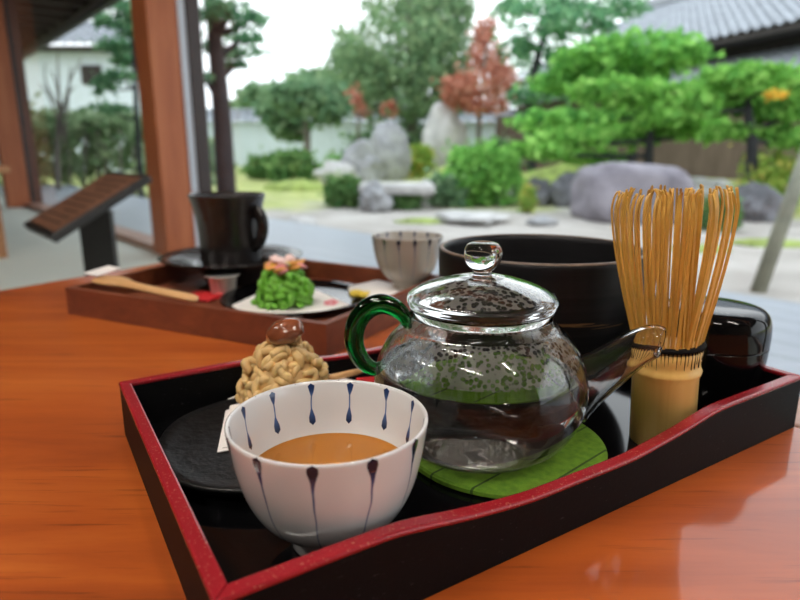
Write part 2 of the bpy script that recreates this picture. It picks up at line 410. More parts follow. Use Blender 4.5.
# window one: between far post and pillar; window two: the wide one behind the table
def window(name, s0, s1, frames, d=0.045):
    w = struct(quadbox(name, s0, s1, d, d+0.005, 0.035, 2.0, M['pane']))
    for (a, b, d0, d1, mt, nm) in frames: quadbox(nm, a, b, d0, d1, 0.035, 2.0, M[mt], w)
    return w
window('window_1', SL+0.006, -0.03, [(-0.03, -0.001, 0.03, 0.07, 'darksash', 'window_frame')])
window('window_2', 0.21, S1, [(0.15, 0.195, 0.116, 0.150, 'whitestrip', 'metal_strip'), (0.15, 0.21, 0.152, 0.215, 'darksash', 'window_frame'),
                              (3.6, 3.7, 0.152, 0.215, 'darksash', 'window_frame')], 0.18)
window('window_3', S0, SL-0.17, [(SL-0.24, SL-0.17, 0.03, 0.07, 'darksash', 'window_frame')])
# deck outside and eave above it
struct(quadbox('deck', S0-3, S1+3, 0.245, 1.50, -0.16, -0.05, deckmat(-WANG)))
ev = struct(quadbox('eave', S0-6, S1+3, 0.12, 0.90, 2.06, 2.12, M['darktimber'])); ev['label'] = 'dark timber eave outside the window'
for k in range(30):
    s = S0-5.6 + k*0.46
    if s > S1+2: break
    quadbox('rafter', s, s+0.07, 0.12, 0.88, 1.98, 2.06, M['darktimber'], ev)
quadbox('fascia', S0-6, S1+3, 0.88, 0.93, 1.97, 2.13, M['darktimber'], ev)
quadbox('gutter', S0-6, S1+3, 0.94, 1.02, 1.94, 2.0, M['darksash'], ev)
# roof above eave and ceiling keeps the sky out of the gap
struct(quadbox('roof', S0-6, S1+3, D0-0.3, 0.9, 2.56, 2.62, M['darktimber']))

# ceiling lamps: long tubes in plain white fittings
def emit(name, col, st):
    m, nt, out = newmat(name); e = N(nt, 'ShaderNodeEmission'); e.inputs[0].default_value = (*col, 1); e.inputs[1].default_value = st
    nt.links.new(e.outputs[0], out.inputs[0]); return m
M['tubelight'] = emit('lamp_tube_glow', (1.0, 0.93, 0.85), 105)
LAMPS = [(2.6, -1.5), (3.9, -2.3), (1.6, -3.0), (4.6, -0.9)]
for k, (s, d) in enumerate(LAMPS):
    p = sd(s, d, 2.45)
    lamp = thing('ceiling_lamp', 'long tube lamp on the ceiling, ' + ('above the table', 'behind the table', 'deep in the room', 'by the right window')[k], 'lamp', p, WANG, 'ceiling lamps')
    mesh('fitting', *box(1.3, 0.14, 0.03, (0, 0, -0.016), 0.004), M['plastic'], lamp, smooth=False)
    mesh('tube', *tube([(-0.6, 0, -0.05), (0.6, 0, -0.05)], 0.018, 12), M['tubelight'], lamp)

# ================================================================== TABLE
ta = tp(0, 290); tb = tp(105, 272); tc = tp(797, 425)
tdir = (tb-ta).to_2d().normalized(); fdir = Vector((t2.x, t2.y))
# corner = left edge line x far edge line
den = tdir.x*(-fdir.y) - tdir.y*(-fdir.x)
rel = tc.to_2d()-ta.to_2d(); k = (rel.x*(-fdir.y) - rel.y*(-fdir.x))/den
corner = ta.to_2d() + tdir*k
q0 = corner; q1 = corner + fdir*2.2; q3 = corner - tdir*1.5; q2 = q3 + fdir*2.2
table = thing('low_table', 'large polished orange-brown wooden low table carrying both trays', 'table', (0, 0, 0))
mesh('tabletop', *prism([q0, q1, q2, q3], TT-0.035, TT, 0.004), M['table'], table, smooth=False)
ctr = (q0+q1+q2+q3)/4
for q in (q0, q1, q2, q3):
    c = q + (ctr-q).normalized()*0.14
    mesh('leg', *box(0.07, 0.07, TT-0.036, (c.x, c.y, (TT-0.036)/2), 0.004), M['table'], table, smooth=False)

# ================================================================== TRAYS
def tray(name, label, corners, th, heights, floor_h, wall_mat, rim_mat, floor_mat, rim_h=0.0, rim_name=None, rimw=None):
    """corners: ground points in order; heights: per side [(fraction, height)...]; local origin = first corner on the table"""
    o = Vector((corners[0].x, corners[0].y, TT+0.0003))
    root = thing(name, label, 'tray', o)
    P = [Vector((c.x-o.x, c.y-o.y)) for c in corners]; n = len(P)
    area = sum(P[i].x*P[(i+1) % n].y - P[(i+1) % n].x*P[i].y for i in range(n))
    if area < 0: P.reverse(); heights = [ [(1-f, h) for f, h in reversed(s)] for s in reversed(heights[:-1])] + [[(1-f, h) for f, h in reversed(heights[-1])]]
    def inset(w):
        out = []
        for i in range(n):
            a, b, c = P[i-1], P[i], P[(i+1) % n]
            d1 = (b-a).normalized(); d2 = (c-b).normalized()
            n1 = Vector((-d1.y, d1.x)); n2_ = Vector((-d2.y, d2.x))
            bis = (n1+n2_).normalized(); out.append(b + bis*(w/max(0.2, bis.dot(n1))))
        return out
    I = inset(th)
    mesh('tray_floor', *prism(inset(0.0015), 0.0, floor_h, 0), floor_mat, root, smooth=False)
    for i in range(n):
        a, b, ia, ib = P[i], P[(i+1) % n], I[i], I[(i+1) % n]
        hs = heights[i]; fr = np.linspace(0, 1, 60)
        hf = np.interp(fr, [f for f, h in hs], [h for f, h in hs])
        ker = np.array([1, 2, 3, 2, 1])/9.0; hp = np.pad(hf, 2, mode='edge'); hf2 = np.convolve(hp, ker, 'valid')
        def strip(lo, hi, oa, ob, ja, jb):
            V, F = [], []
            for k, f in enumerate(fr):
                po = oa.lerp(ob, f); pi = ja.lerp(jb, f)
                l = lo(k); h = hi(k)
                V += [(po.x, po.y, l), (po.x, po.y, h), (pi.x, pi.y, h), (pi.x, pi.y, l)]
            for k in range(len(fr)-1):
                for e in range(4):
                    g = (e+1) % 4
                    F.append((k*4+e, k*4+g, (k+1)*4+g, (k+1)*4+e))
            F.append((0, 1, 2, 3)); m = (len(fr)-1)*4; F.append((m+3, m+2, m+1, m))
            return V, F
        w = mesh('side_wall', *strip(lambda k: 0.0, lambda k: hf2[k]-rim_h, a, b, ia, ib), wall_mat, root, smooth=False); fix_normals(w)
        if rim_h:
            I2 = inset(rimw or th); O2 = inset(-0.0004)
            r = mesh(rim_name, *strip(lambda k: hf2[k]-rim_h, lambda k: hf2[k], O2[i], O2[(i+1) % n], I2[i], I2[(i+1) % n]), rim_mat, root, smooth=False); fix_normals(r)
            bv = r.modifiers.new('soft', 'BEVEL'); bv.width = 0.0009; bv.segments = 2; bv.limit_method = 'ANGLE'; bv.angle_limit = R_(50)
    return root
HT = 0.031
A = tp(119, 382, HT); B = tp(214, 602, HT); Cc = tp(800, 377, HT)
u1 = (Cc-B).to_2d().normalized(); Cc = Cc + Vector((u1.x, u1.y, 0))*0.003
D = A + Cc - B
dip = [(0, HT), (0.185, HT), (0.235, HT-0.0028), (0.29, HT-0.0055), (0.37, HT-0.0082), (0.56, HT-0.0085), (0.67, HT-0.0045), (0.75, HT), (1, HT)]
dipb = [(0, HT), (0.235, HT), (0.30, HT-0.005), (0.37, HT-0.0082), (0.60, HT-0.0085), (0.70, HT-0.005), (0.78, HT), (1, HT)]
fl = [(0, HT), (1, HT)]
tray('lacquer_tray', 'black lacquer tray with a worn red rim holding the glass teapot', [A, B, Cc, D], 0.0049,
     [fl, dip, fl, dipb], 0.0057, M['traywall'], M['rimred'], M['lacquer'], 0.0024, 'red_rim', 0.0055)
HT2 = 0.026
L2 = tp(65, 288, HT2); F2 = tp(326, 325, HT2); RB2 = tp(447, 276, HT2); LB2 = tp(224, 250, HT2)
d2 = [(0, HT2), (0.2, HT2), (0.32, HT2-0.004), (0.68, HT2-0.004), (0.8, HT2), (1, HT2)]
f2 = [(0, HT2), (1, HT2)]
tray('wooden_tray', 'dark brown wooden tray behind, carrying the black mug and green sweet', [L2, F2, RB2, LB2], 0.0065,
     [f2, f2, f2, f2], 0.0057, M['traywood'], M['traywood'], M['traywood'])
TF = TT + 0.0003 + 0.0057 + 0.0003      # top of either tray floor

# ================================================================== CUPS
def stripemat(name, nstripe, phase, inner, ware=(0.70, 0.695, 0.69, 1)):
    m, nt, out = newmat(name)
    v = coords(nt); s = nt.nodes.new('ShaderNodeSeparateXYZ'); nt.links.new(v, s.inputs[0])
    x, y, z = s.outputs
    wob = math_(nt, 'MULTIPLY', math_(nt, 'SUBTRACT', noise(nt, v, 40, 2), 0.5), 0.10)
    ang = math_(nt, 'ADD', math_(nt, 'ARCTAN2', y, x), wob)
    u = math_(nt, 'FRACT', math_(nt, 'ADD', math_(nt, 'MULTIPLY', ang, nstripe/(2*PI)), phase+20))
    r = math_(nt, 'POWER', math_(nt, 'ADD', math_(nt, 'POWER', x, 2), math_(nt, 'POWER', y, 2)), 0.5)
    dist = math_(nt, 'MULTIPLY', math_(nt, 'MULTIPLY', math_(nt, 'ABSOLUTE', math_(nt, 'SUBTRACT', u, 0.5)), 2*PI/nstripe), r)
    zz = math_(nt, 'MULTIPLY', z, 1/0.052)
    g = lambda w: (w, w, w)
    if inner:   # short strokes, a drop at either end
        w = ramp(nt, zz, [(0.63, g(0)), (0.66, g(0.52)), (0.70, g(0.50)), (0.77, g(0.16)), (0.87, g(0.16)), (0.91, g(0.40)), (0.955, g(0.58)), (0.975, g(0))])
    else:       # a drop below the rim, a thin tail down the side
        w = ramp(nt, zz, [(0.20, g(0)), (0.24, g(0.14)), (0.60, g(0.15)), (0.78, g(0.22)), (0.86, g(0.42)), (0.93, g(0.90)), (0.965, g(0.85)), (0.985, g(0))])
    wm = math_(nt, 'MULTIPLY', w, 0.0028 if inner else 0.0025)
    mask = math_(nt, 'MULTIPLY', math_(nt, 'SUBTRACT', wm, dist), 1/0.0003, clamp=True)
    deep = ramp(nt, zz, [(0.3, (0.09, 0.15, 0.30)), (0.8, (0.025, 0.055, 0.17)), (0.9, (0.006, 0.010, 0.030))]) if not inner else \
        ramp(nt, zz, [(0.66, (0.008, 0.018, 0.06)), (0.8, (0.06, 0.13, 0.34)), (0.93, (0.012, 0.03, 0.10))])
    mx = nt.nodes.new('ShaderNodeMixRGB'); nt.links.new(mask, mx.inputs[0]); mx.inputs[1].default_value = ware; nt.links.new(deep, mx.inputs[2])
    principled(nt, out, Base_Color=mx.outputs[0], Roughness=0.10, IOR=1.5, Coat_Weight=0.3, Coat_Roughness=0.03); return m
M['cupout'] = stripemat('striped_porcelain_outside', 12, 0.26, False)
M['cupin'] = stripemat('striped_porcelain_inside', 13, 0.27, True)
outer = [(0, .0015), (.0125, .0015), (.0132, .0002), (.0136, 0), (.0148, 0), (.0152, .0006), (.0153, .0050)] + \
        smoothprof([(.0156, .0068), (.0195, .0092), (.0258, .0150), (.0303, .0235), (.0330, .0335), (.0344, .0430), (.0352, .0500)], 5) + [(.03515, .0509), (.0347, .0513)]
inner = [(.0341, .0510), (.0337, .0500)] + smoothprof([(.0329, .0430), (.0315, .0335), (.0287, .0245), (.0243, .0165), (.0150, .0112), (0, .0100)], 5)
cp = outer + inner; cpos = (tp(227, 421, .0563) + tp(427, 421, .0563))/2
cupc = Vector((cpos.x+0.0002, cpos.y+0.0020, TF))
cp = [(r*(1+.045*max(0, z)/.05), z*1.0) for r, z in cp]
cup = thing('tea_cup', 'white porcelain cup with blue drip stripes, filled with amber tea, in front', 'cup', cupc, R_(-8))
V, F, tr_ = lathe(cp, 96); idx = [0 if k < len(outer) else 1 for k in tr_]
mesh('cup_body', V, F, None, cup, mats=[M['cupout'], M['cupin']], idx=idx)
m, nt, out = newmat('amber_tea')
trn = N(nt, 'ShaderNodeBsdfTransparent'); trn.inputs[0].default_value = (0.86, 0.53, 0.22, 1)
gl = N(nt, 'ShaderNodeBsdfGlossy'); gl.inputs['Roughness'].default_value = 0.01
frn = N(nt, 'ShaderNodeFresnel'); frn.inputs[0].default_value = 1.33
mx = N(nt, 'ShaderNodeMixShader'); nt.links.new(frn.outputs[0], mx.inputs[0]); nt.links.new(trn.outputs[0], mx.inputs[1]); nt.links.new(gl.outputs[0], mx.inputs[2]); nt.links.new(mx.outputs[0], out.inputs[0])
M['tea'] = m
V, F, _ = lathe([(.03105, .0292), (.0302, .0287), (.0283, .0285), (0, .0285)], 96)
mesh('tea', V, F, M['tea'], cup)
V, F, tr_ = lathe(cp, 96)
c2a = (tp(375, 240, .0573) + tp(437, 240, .0573))/2; c2b = tp(409, 287, .0165)
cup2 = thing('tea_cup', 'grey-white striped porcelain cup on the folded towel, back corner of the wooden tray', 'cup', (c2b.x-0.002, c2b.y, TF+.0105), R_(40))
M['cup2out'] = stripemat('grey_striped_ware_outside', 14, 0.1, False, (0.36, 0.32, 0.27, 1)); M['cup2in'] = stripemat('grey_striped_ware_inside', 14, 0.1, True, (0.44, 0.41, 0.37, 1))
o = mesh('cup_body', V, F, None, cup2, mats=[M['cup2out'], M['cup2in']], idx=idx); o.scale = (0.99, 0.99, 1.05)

# ================================================================== COASTER, TEAPOT
ccen = (tp(413, 463, .009) + tp(606, 446, .009))/2
def coastermat():
    m, nt, out = newmat('green_felt_leaf')
    v = coords(nt, (1, 1, 1), (0, 0, R_(-132))); s = nt.nodes.new('ShaderNodeSeparateXYZ'); nt.links.new(v, s.inputs[0])
    b = ramp(nt, noise(nt, coords(nt), 240, 4), [(0.3, (0.10, 0.24, 0.010)), (0.7, (0.19, 0.38, 0.022))])
    fr = math_(nt, 'FRACT', math_(nt, 'ADD', math_(nt, 'MULTIPLY', s.outputs[0], 1/0.0205), 0.5))
    ln = math_(nt, 'LESS_THAN', math_(nt, 'ABSOLUTE', math_(nt, 'SUBTRACT', fr, 0.5)), 0.028)
    mx = nt.nodes.new('ShaderNodeMixRGB'); nt.links.new(ln, mx.inputs[0]); nt.links.new(b, mx.inputs[1]); mx.inputs[2].default_value = (0.035, 0.09, 0.006, 1)
    principled(nt, out, Base_Color=mx.outputs[0], Roughness=0.85, Normal=bump(nt, noise(nt, coords(nt), 900, 3), 0.4, 0.0006)); return m
M['felt'] = coastermat()
CR = 0.0510
V, F, _ = lathe([(0, 0), (CR-.001, 0), (CR, .0008), (CR, .0026), (CR-.0012, .0034), (0, .0034)], 72)
PC = Vector((0.0385, 0.2770))
coast = mesh('coaster', V, F, M['felt'], None, (PC.x+0.0135, PC.y+0.0050, TF), smooth=False)
tag(coast, 'round green felt coaster with dark vein lines under the teapot', 'coaster')
PZ = TF + 0.0036
pot = thing('glass_teapot', 'clear glass teapot with green handle, half full of water, on green coaster', 'teapot', (PC.x, PC.y, PZ))
# heights below are above the coaster
po = smoothprof([(.0270, .0000), (.0350, .0032), (.0432, .0100), (.0490, .0200), (.0512, .0310), (.0498, .0430), (.0455, .0530), (.0400, .0595), (.0355, .0632), (.0338, .0668), (.0340, .0706)], 6)
iw = [(r-.0016, z+.0002) for r, z in po]                 # the wall's inner side
WZ = .0425
dry = [q for q in iw if q[1] > WZ+.0004]; wet = [q for q in iw if .0052 < q[1] < WZ-.0004]
body = [(.0243, -.0001)] + po + [(.0338, .0713), (.0330, .0715)] + list(reversed(dry))
lv = float(np.interp(WZ, [z for r, z in iw[12:]], [r for r, z in iw[12:]])); body.append((lv, WZ))
V, F, _ = lathe(body, 96)
mesh('pot_body', V, F, M['glass'], pot)
# the water fills the glass: its side is the glass-to-water boundary, its top meets the air
wprof = [(0, .0030), (.015, .0030), (.027, .0036)] + wet + [(lv, WZ), (lv-.0010, WZ-.0006), (lv-.003, WZ-.0010), (0, WZ-.0011)]
V, F, tr_ = lathe(wprof, 96)
nside = len(wet)+3
def glassbsdf(name, ior):
    m, nt, out = newmat(name); gb = N(nt, 'ShaderNodeBsdfGlass'); gb.inputs['IOR'].default_value = ior; gb.inputs['Roughness'].default_value = 0
    nt.links.new(gb.outputs[0], out.inputs[0]); return m
M['waterside'] = glassbsdf('water_against_glass', 1.33/1.47)
mesh('water', V, F, None, pot, mats=[M['waterside'], M['water']], idx=[0 if k < nside else 1 for k in tr_])
# condensation: droplets and mist on the inside of the glass above the water and under the lid
def mist(name, scale, lo, hi):
    m, nt, out = newmat(name)
    v = coords(nt); s = nt.nodes.new('ShaderNodeSeparateXYZ'); nt.links.new(v, s.inputs[0])
    vo = N(nt, 'ShaderNodeTexVoronoi'); vo.feature = 'F1'; vo.inputs['Scale'].default_value = scale; nt.links.new(v, vo.inputs['Vector'])
    thr = math_(nt, 'ADD', math_(nt, 'MULTIPLY', noise(nt, v, 45, 2), 0.55), 0.15)
    web = math_(nt, 'MULTIPLY', math_(nt, 'SUBTRACT', vo.outputs['Distance'], thr), 7.0, clamp=True)
    patch = ramp(nt, noise(nt, v, 28, 3), [(0.30, (0.55, 0.55, 0.55)), (0.55, (1, 1, 1))])
    zf = ramp(nt, math_(nt, 'MULTIPLY', math_(nt, 'SUBTRACT', s.outputs[2], lo), 1/(hi-lo)), [(0.0, (0.05, 0.05, 0.05)), (0.30, (0.8, 0.8, 0.8)), (0.9, (1, 1, 1)), (1.0, (0.7, 0.7, 0.7))])
    fac = math_(nt, 'MULTIPLY', math_(nt, 'MULTIPLY', math_(nt, 'ADD', math_(nt, 'MULTIPLY', web, 0.72), 0.05), patch), zf)
    tr = N(nt, 'ShaderNodeBsdfTransparent'); d = N(nt, 'ShaderNodeBsdfDiffuse'); d.inputs[0].default_value = (0.90, 0.90, 0.87, 1)
    tl = N(nt, 'ShaderNodeBsdfTranslucent'); tl.inputs[0].default_value = (0.90, 0.90, 0.87, 1)
    mm = N(nt, 'ShaderNodeMixShader'); mm.inputs[0].default_value = 0.5; nt.links.new(d.outputs[0], mm.inputs[1]); nt.links.new(tl.outputs[0], mm.inputs[2])
    mx = N(nt, 'ShaderNodeMixShader'); nt.links.new(fac, mx.inputs[0]); nt.links.new(tr.outputs[0], mx.inputs[1]); nt.links.new(mm.outputs[0], mx.inputs[2])
    nt.links.new(mx.outputs[0], out.inputs[0]); return m
M['mist'] = mist('condensation_body', 460, WZ, .062); M['mistlid'] = mist('condensation_lid', 440, .060, .085)
up = [(r-.0021, z) for r, z in po if z > WZ+.003 and z < .0625]
V, F, _ = lathe(up, 96); mesh('condensation', V, F, M['mist'], pot)
# lid
lo = smoothprof([(.0345, .0718), (.0352, .0732), (.0353, .0752), (.0342, .0771), (.0302, .0797), (.0240, .0822), (.0160, .0845), (.0085, .0860), (.0050, .0866), (.0040, .0876)], 5)
lidp = [(.0315, .0676), (.0322, .0671), (.0326, .0678), (.0326, .0714), (.0338, .0713)] + lo
kn = [(.0046, .0884), (.0066, .0902), (.0082, .0928), (.0088, .0956), (.0085, .0986), (.0073, .1006), (.0052, .1016), (.0022, .1018), (0, .1018)]
inn = list(reversed([(r-.0016, z-.0014) for r, z in lo if r > .010]))
V, F, _ = lathe([(0, .0844), (.006, .0841)] + inn + [(.0320, .0726), (.0312, .0712), (.0315, .0676)] + lidp[1:] + smoothprof(kn, 4), 80)
lid = mesh('lid', V, F, M['glass'], pot, (0, 0, 0))
V, F, _ = lathe([(r-.0022, z-.0019) for r, z in lo if .004 < r-.0022 < .031], 80); mesh('condensation', V, F, M['mistlid'], lid)
# spout and handle; the pot's axis is turned so the spout points to the right of the picture
def lp(px, py, dy=0.0):
    q = at(px, py, PC.y+dy); return Vector((q.x-PC.x, q.y-PC.y, q.z-PZ))
sp = [lp(566, 392, -.001), lp(582, 382, -.004), lp(602, 371, -.009), lp(621, 358, -.015), lp(639, 347, -.020), lp(654, 341, -.024), lp(662, 342, -.026)]
sp = smoothpath(sp, 5)
so, fo = tube(sp, [.0165, .0134, .0106, .0091, .0082, .0073, .0062], 28, cap=False)
si, fi = tube(sp, [.0150, .0119, .0092, .0078, .0069, .0061, .0052], 28, cap=False)
n_ = len(so); V = so+si; F = list(fo)+[tuple(reversed([i+n_ for i in f])) for f in fi]
sg = 28; e0 = (len(sp)-1)*sg
F += [(e0+k, e0+(k+1) % sg, n_+e0+(k+1) % sg, n_+e0+k) for k in range(sg)]
F += [((k+1) % sg, k, n_+k, n_+(k+1) % sg) for k in range(sg)]
fix_normals(mesh('spout', V, F, M['glass'], pot))
hp = smoothpath([lp(409, 327), lp(404, 316), lp(393, 307), lp(379, 304), lp(365, 311), lp(356, 325), lp(354, 341), lp(359, 356), lp(368, 366), lp(381, 371)], 5)
mesh('handle', *tube(hp, [.0024, .0036, .0045, .0049, .0050, .0049, .0047, .0043, .0038, .0030], 20), M['greenglass'], pot)

# ================================================================== TEA BOWL
def bowlmat():
    m, nt, out = newmat('black_bowl_glaze')
    v = coords(nt, (1, 1, 1)); s = nt.nodes.new('ShaderNodeSeparateXYZ'); nt.links.new(v, s.inputs[0])
    ringn = noise(nt, coords(nt, (3, 3, 260)), 1.0, 4)
    b = ramp(nt, ringn, [(0.35, (0.004, 0.004, 0.005)), (0.62, (0.009, 0.009, 0.010)), (0.72, (0.028, 0.026, 0.025))])
    sm = noise(nt, coords(nt, (22, 22, 520)), 1.0, 2)
    zb = math_(nt, 'MULTIPLY', math_(nt, 'GREATER_THAN', sm, 0.60), math_(nt, 'LESS_THAN', math_(nt, 'ABSOLUTE', math_(nt, 'SUBTRACT', s.outputs[2], 0.052)), 0.0025))
    mx = nt.nodes.new('ShaderNodeMixRGB'); nt.links.new(zb, mx.inputs[0]); nt.links.new(b, mx.inputs[1]); mx.inputs[2].default_value = (0.16, 0.085, 0.035, 1)
    principled(nt, out, Base_Color=mx.outputs[0], Roughness=0.45, Specular_IOR_Level=0.22, Normal=bump(nt, ringn, 0.18, 0.0008)); return m
M['bowlblack'] = bowlmat()
HB = .0870
ba = tp(439, 247, HB+.006); bb = tp(642, 247, HB+.006); bc = (ba+bb)/2; RB = (bb-ba).length/2
bo = [(0, .003), (.026, .003), (.0265, 0), (.030, 0), (.0305, .004)] + smoothprof([(.034, .008), (RB-.016, .018), (RB-.006, .034), (RB-.0015, .055), (RB-.0002, .075), (RB, HB-.0025)], 5)
bi = smoothprof([(RB-.0045, HB-.003), (RB-.0055, .07), (RB-.008, .045), (RB-.018, .022), (.03, .012), (0, .009)], 5)
nb = len(bo)
V, F, tr_ = lathe(bo + [(RB-.0006, HB-.0006), (RB-.0018, HB), (RB-.0032, HB-.0005)] + bi, 96)
bowl = thing('tea_bowl', 'large black matte tea bowl with worn rim, behind the glass teapot', 'bowl', (bc.x, bc.y, TF))
mesh('bowl_body', V, F, M['bowlblack'], bowl)
V, F, _ = lathe([(RB-.0003, HB-.0009), (RB-.0006, HB-.0003), (RB-.0018, HB+.0002), (RB-.0031, HB-.0003), (RB-.0034, HB-.0010)], 96)
mesh('worn_rim', V, F, M['brownrim'], bowl)

# ================================================================== WHISK
def bamboomat():
    m, nt, out = newmat('bamboo_handle')
    n = noise(nt, coords(nt, (260, 260, 8)), 1.0, 4)
    n2_ = noise(nt, coords(nt, (30, 30, 12)), 1.0, 3)
    b = ramp(nt, math_(nt, 'ADD', math_(nt, 'MULTIPLY', n, 0.4), math_(nt, 'MULTIPLY', n2_, 0.6)), [(0.3, (0.74, 0.44, 0.11)), (0.55, (0.86, 0.57, 0.18)), (0.75, (0.90, 0.64, 0.24))])
    principled(nt, out, Base_Color=b, Roughness=0.32, Normal=bump(nt, n, 0.1, 0.0004)); return m
M['bamboo'] = bamboomat()
wa = tp(628, 440, .006); wb = tp(694, 440, .006); wc = (wa+wb)/2
wpos = Vector((wc.x, wc.y, TF))
whisk = thing('bamboo_whisk', 'bamboo matcha whisk standing upright on its handle', 'whisk', wpos)
whisk.rotation_euler = (0, R_(-2.6), 0)
def wz(py): return at(667, py, wc.y).z - TF
rh = .0156
zt = wz(345); zn = wz(367)
hpf = [(0, 0), (rh-.001, 0), (rh, .001), (rh+.0001, zn-.0035), (rh+.0010, zn-.0015), (rh+.0013, zn), (rh+.0006, zn+.0014), (rh+.0002, zn+.004), (rh+.0006, zt-.006), (rh+.0012, zt-.001), (rh+.0004, zt), (rh-.003, zt+.001), (0, zt+.001)]
V, F, _ = lathe(hpf, 64); mesh('handle', V, F, M['bamboo'], whisk)
# the slits cut into the handle's top, below the thread
V, F, _ = lathe([(rh+.0004, zt+.0003), (rh+.0018, zt+.0007), (rh+.0022, zt+.0016), (rh+.0018, zt+.0027), (rh+.0004, zt+.0032)], 64)
mesh('binding_thread', V, F, M['thread'], whisk)
Vs, Fs = [], []
for k in range(56):
    a = 2*PI*k/56 + random.uniform(-.02, .02); h = random.uniform(.0035, .0085)
    c_, s_ = math.cos(a), math.sin(a); r0 = rh+.0013
    w_ = .00028
    v = [(r0*c_-w_*s_*-1*-1, r0*s_+w_*c_, zt+.001), (r0*c_+w_*s_, r0*s_-w_*c_, zt+.001), ((r0-.0003)*c_, (r0-.0003)*s_, zt-h)]
    v2 = [(x*0.97, y*0.97, z) for x, y, z in v]
    b = len(Vs); Vs += v+v2; Fs += [(b, b+1, b+2), (b+3, b+5, b+4), (b, b+3, b+4, b+1), (b+1, b+4, b+5, b+2), (b+2, b+5, b+3, b)]
mesh('slits', Vs, Fs, M['thread'], whisk, smooth=False)
ztop = wz(187)
def tine(R0, R1, bend, wd, h):
    """one springy strand: starts at the thread, flares out, curls in at the tip; lies in the local xz plane"""
    z0 = zt-.001
    pts = [(R0, 0, z0), (R0+(R1-R0)*.16, 0, z0+.010), (R0+(R1-R0)*.50, 0, z0+(h-z0)*.36), (R0+(R1-R0)*.84, 0, z0+(h-z0)*.64),
           (R1, 0, z0+(h-z0)*.86), (R1-.0008, 0, z0+(h-z0)*.95), (R1-bend, 0, h)]
    path = smoothpath(pts, 4); n = len(path); V, F = [], []
    for i, q in enumerate(path):
        t = i/(n-1); w = wd*(.86+.5*t*(1-t)) if i < n-1 else wd*.3; th = .00045
        V += [(q.x-th, -w, q.z), (q.x+th, -w, q.z), (q.x+th, w, q.z), (q.x-th, w, q.z)]
    for i in range(n-1):
        for e in range(4): F.append((i*4+e, i*4+(e+1) % 4, (i+1)*4+(e+1) % 4, (i+1)*4+e))
    F.append((0, 3, 2, 1)); m = (n-1)*4; F.append((m, m+1, m+2, m+3))
    return V, F
protos = [mesh('tine', *tine(rh-.0005, .0268+random.uniform(-.0014, .0010), random.uniform(.0012, .0030), .00060, ztop-random.uniform(0, .0030)), M['tine'], whisk, smooth=False) for _ in range(8)]
protos_in = [mesh('tine', *tine(rh-.0060, random.uniform(.006, .012), random.uniform(-.001, .001), .00060, ztop-random.uniform(.0, .006)), M['tine'], whisk, smooth=False) for _ in range(4)]
def place_tines(protos, n, jit):
    for k in range(n):
        o = protos[k] if k < len(protos) else protos[random.randrange(len(protos))].copy()
        if k >= len(protos): C.objects.link(o); o.parent = whisk
        o.rotation_euler = (random.uniform(-.018, .018), random.uniform(-.015, .015), 2*PI*k/n + random.uniform(-jit, jit))
place_tines(protos, 54, .075); place_tines(protos_in, 26, .12)

# ================================================================== TEA CADDY
nx = at(714, 310, .344)
V, F, _ = lathe([(0, 0)] + smoothprof([(.018, 0), (.0215, .0012), (.0255, .007), (.0285, .017), (.0305, .030), (.0310, .0385)], 5) +
                [(.0310, .0389), (.0306, .0391), (.0306, .0394), (.0311, .0396)] +
                smoothprof([(.0311, .0400), (.0312, .0470), (.0306, .0535), (.0285, .0585), (.0240, .0612), (.014, .0622), (0, .0624)], 6), 96)
iT = len(F)
ncad = thing('tea_caddy', 'glossy black lacquer tea caddy behind the bamboo whisk', 'caddy', (nx.x-.0005, nx.y, TF))
ncad.scale = (1, 1, .955)
split = .0392
def sub(V, F, test):
    f = [q for q in F if test(sum(V[i][2] for i in q)/len(q))]
    ids = sorted({i for q in f for i in q}); mp = {i: k for k, i in enumerate(ids)}
    return [V[i] for i in ids], [tuple(mp[i] for i in q) for q in f]
mesh('caddy_body', *sub(V, F, lambda z: z < split), M['lacquer'], ncad)
mesh('lid', *sub(V, F, lambda z: z >= split), M['lacquer'], ncad)

# ================================================================== SWEET ON ITS PLATE, FRONT TRAY
plc = tp(242, 424, .016); pl_r = .0535
V, F, _ = lathe([(0, 0), (.040, 0), (.048, .0025), (pl_r-.001, .0072), (pl_r, .0082), (pl_r-.0012, .0092), (pl_r-.006, .0080), (.040, .0066), (0, .0062)], 80,
                lambda a, z: 1+.012*math.sin(3*a+.6)+.008*math.sin(5*a)+.004*math.sin(9*a+1))
plc = Vector((-0.0662, 0.2780, TF))
pl = mesh('sweet_plate', V, F, M['blackware'], None, plc); tag(pl, 'rough black stoneware plate under the cream chestnut sweet', 'plate')
def strands(R, H, n, r, ln, flat=.0):
    parts = []
    for k in range(n):
        th = math.acos(1-random.random()*1.0) if True else 0; ph = 2.399963*k + random.uniform(-.3, .3)
        th = math.acos(1-(k+.5)/n*1.0)
        nrm = Vector((math.sin(th)*math.cos(ph), math.sin(th)*math.sin(ph), math.cos(th)))
        c = Vector((nrm.x*R, nrm.y*R, nrm.z*H))*random.uniform(.90, 1.10)
        tdir_ = nrm.orthogonal().normalized(); tdir_ = Matrix.Rotation(random.uniform(0, PI), 3, nrm) @ tdir_
        l = ln*random.uniform(.6, 1.2); rr0 = r; r = rr0*random.uniform(.8, 1.15)
        pts = [c - tdir_*l - nrm*r*1.3, c - tdir_*l*.4 + nrm*r*.3, c + tdir_*l*.4 + nrm*r*random.uniform(-.2, 1.2), c + tdir_*l + nrm*r*random.uniform(-1.2, .6)]
        pts = [Vector((q.x, q.y, max(q.z, r*.8))) for q in pts]
        parts.append(tube(smoothpath(pts, 3), [r*.8, r, r*1.05, r*.8], 7)); r = rr0
    return join(*parts)
K1 = tp(285, 399, .0155)
PH = TF + .0064 + .0003
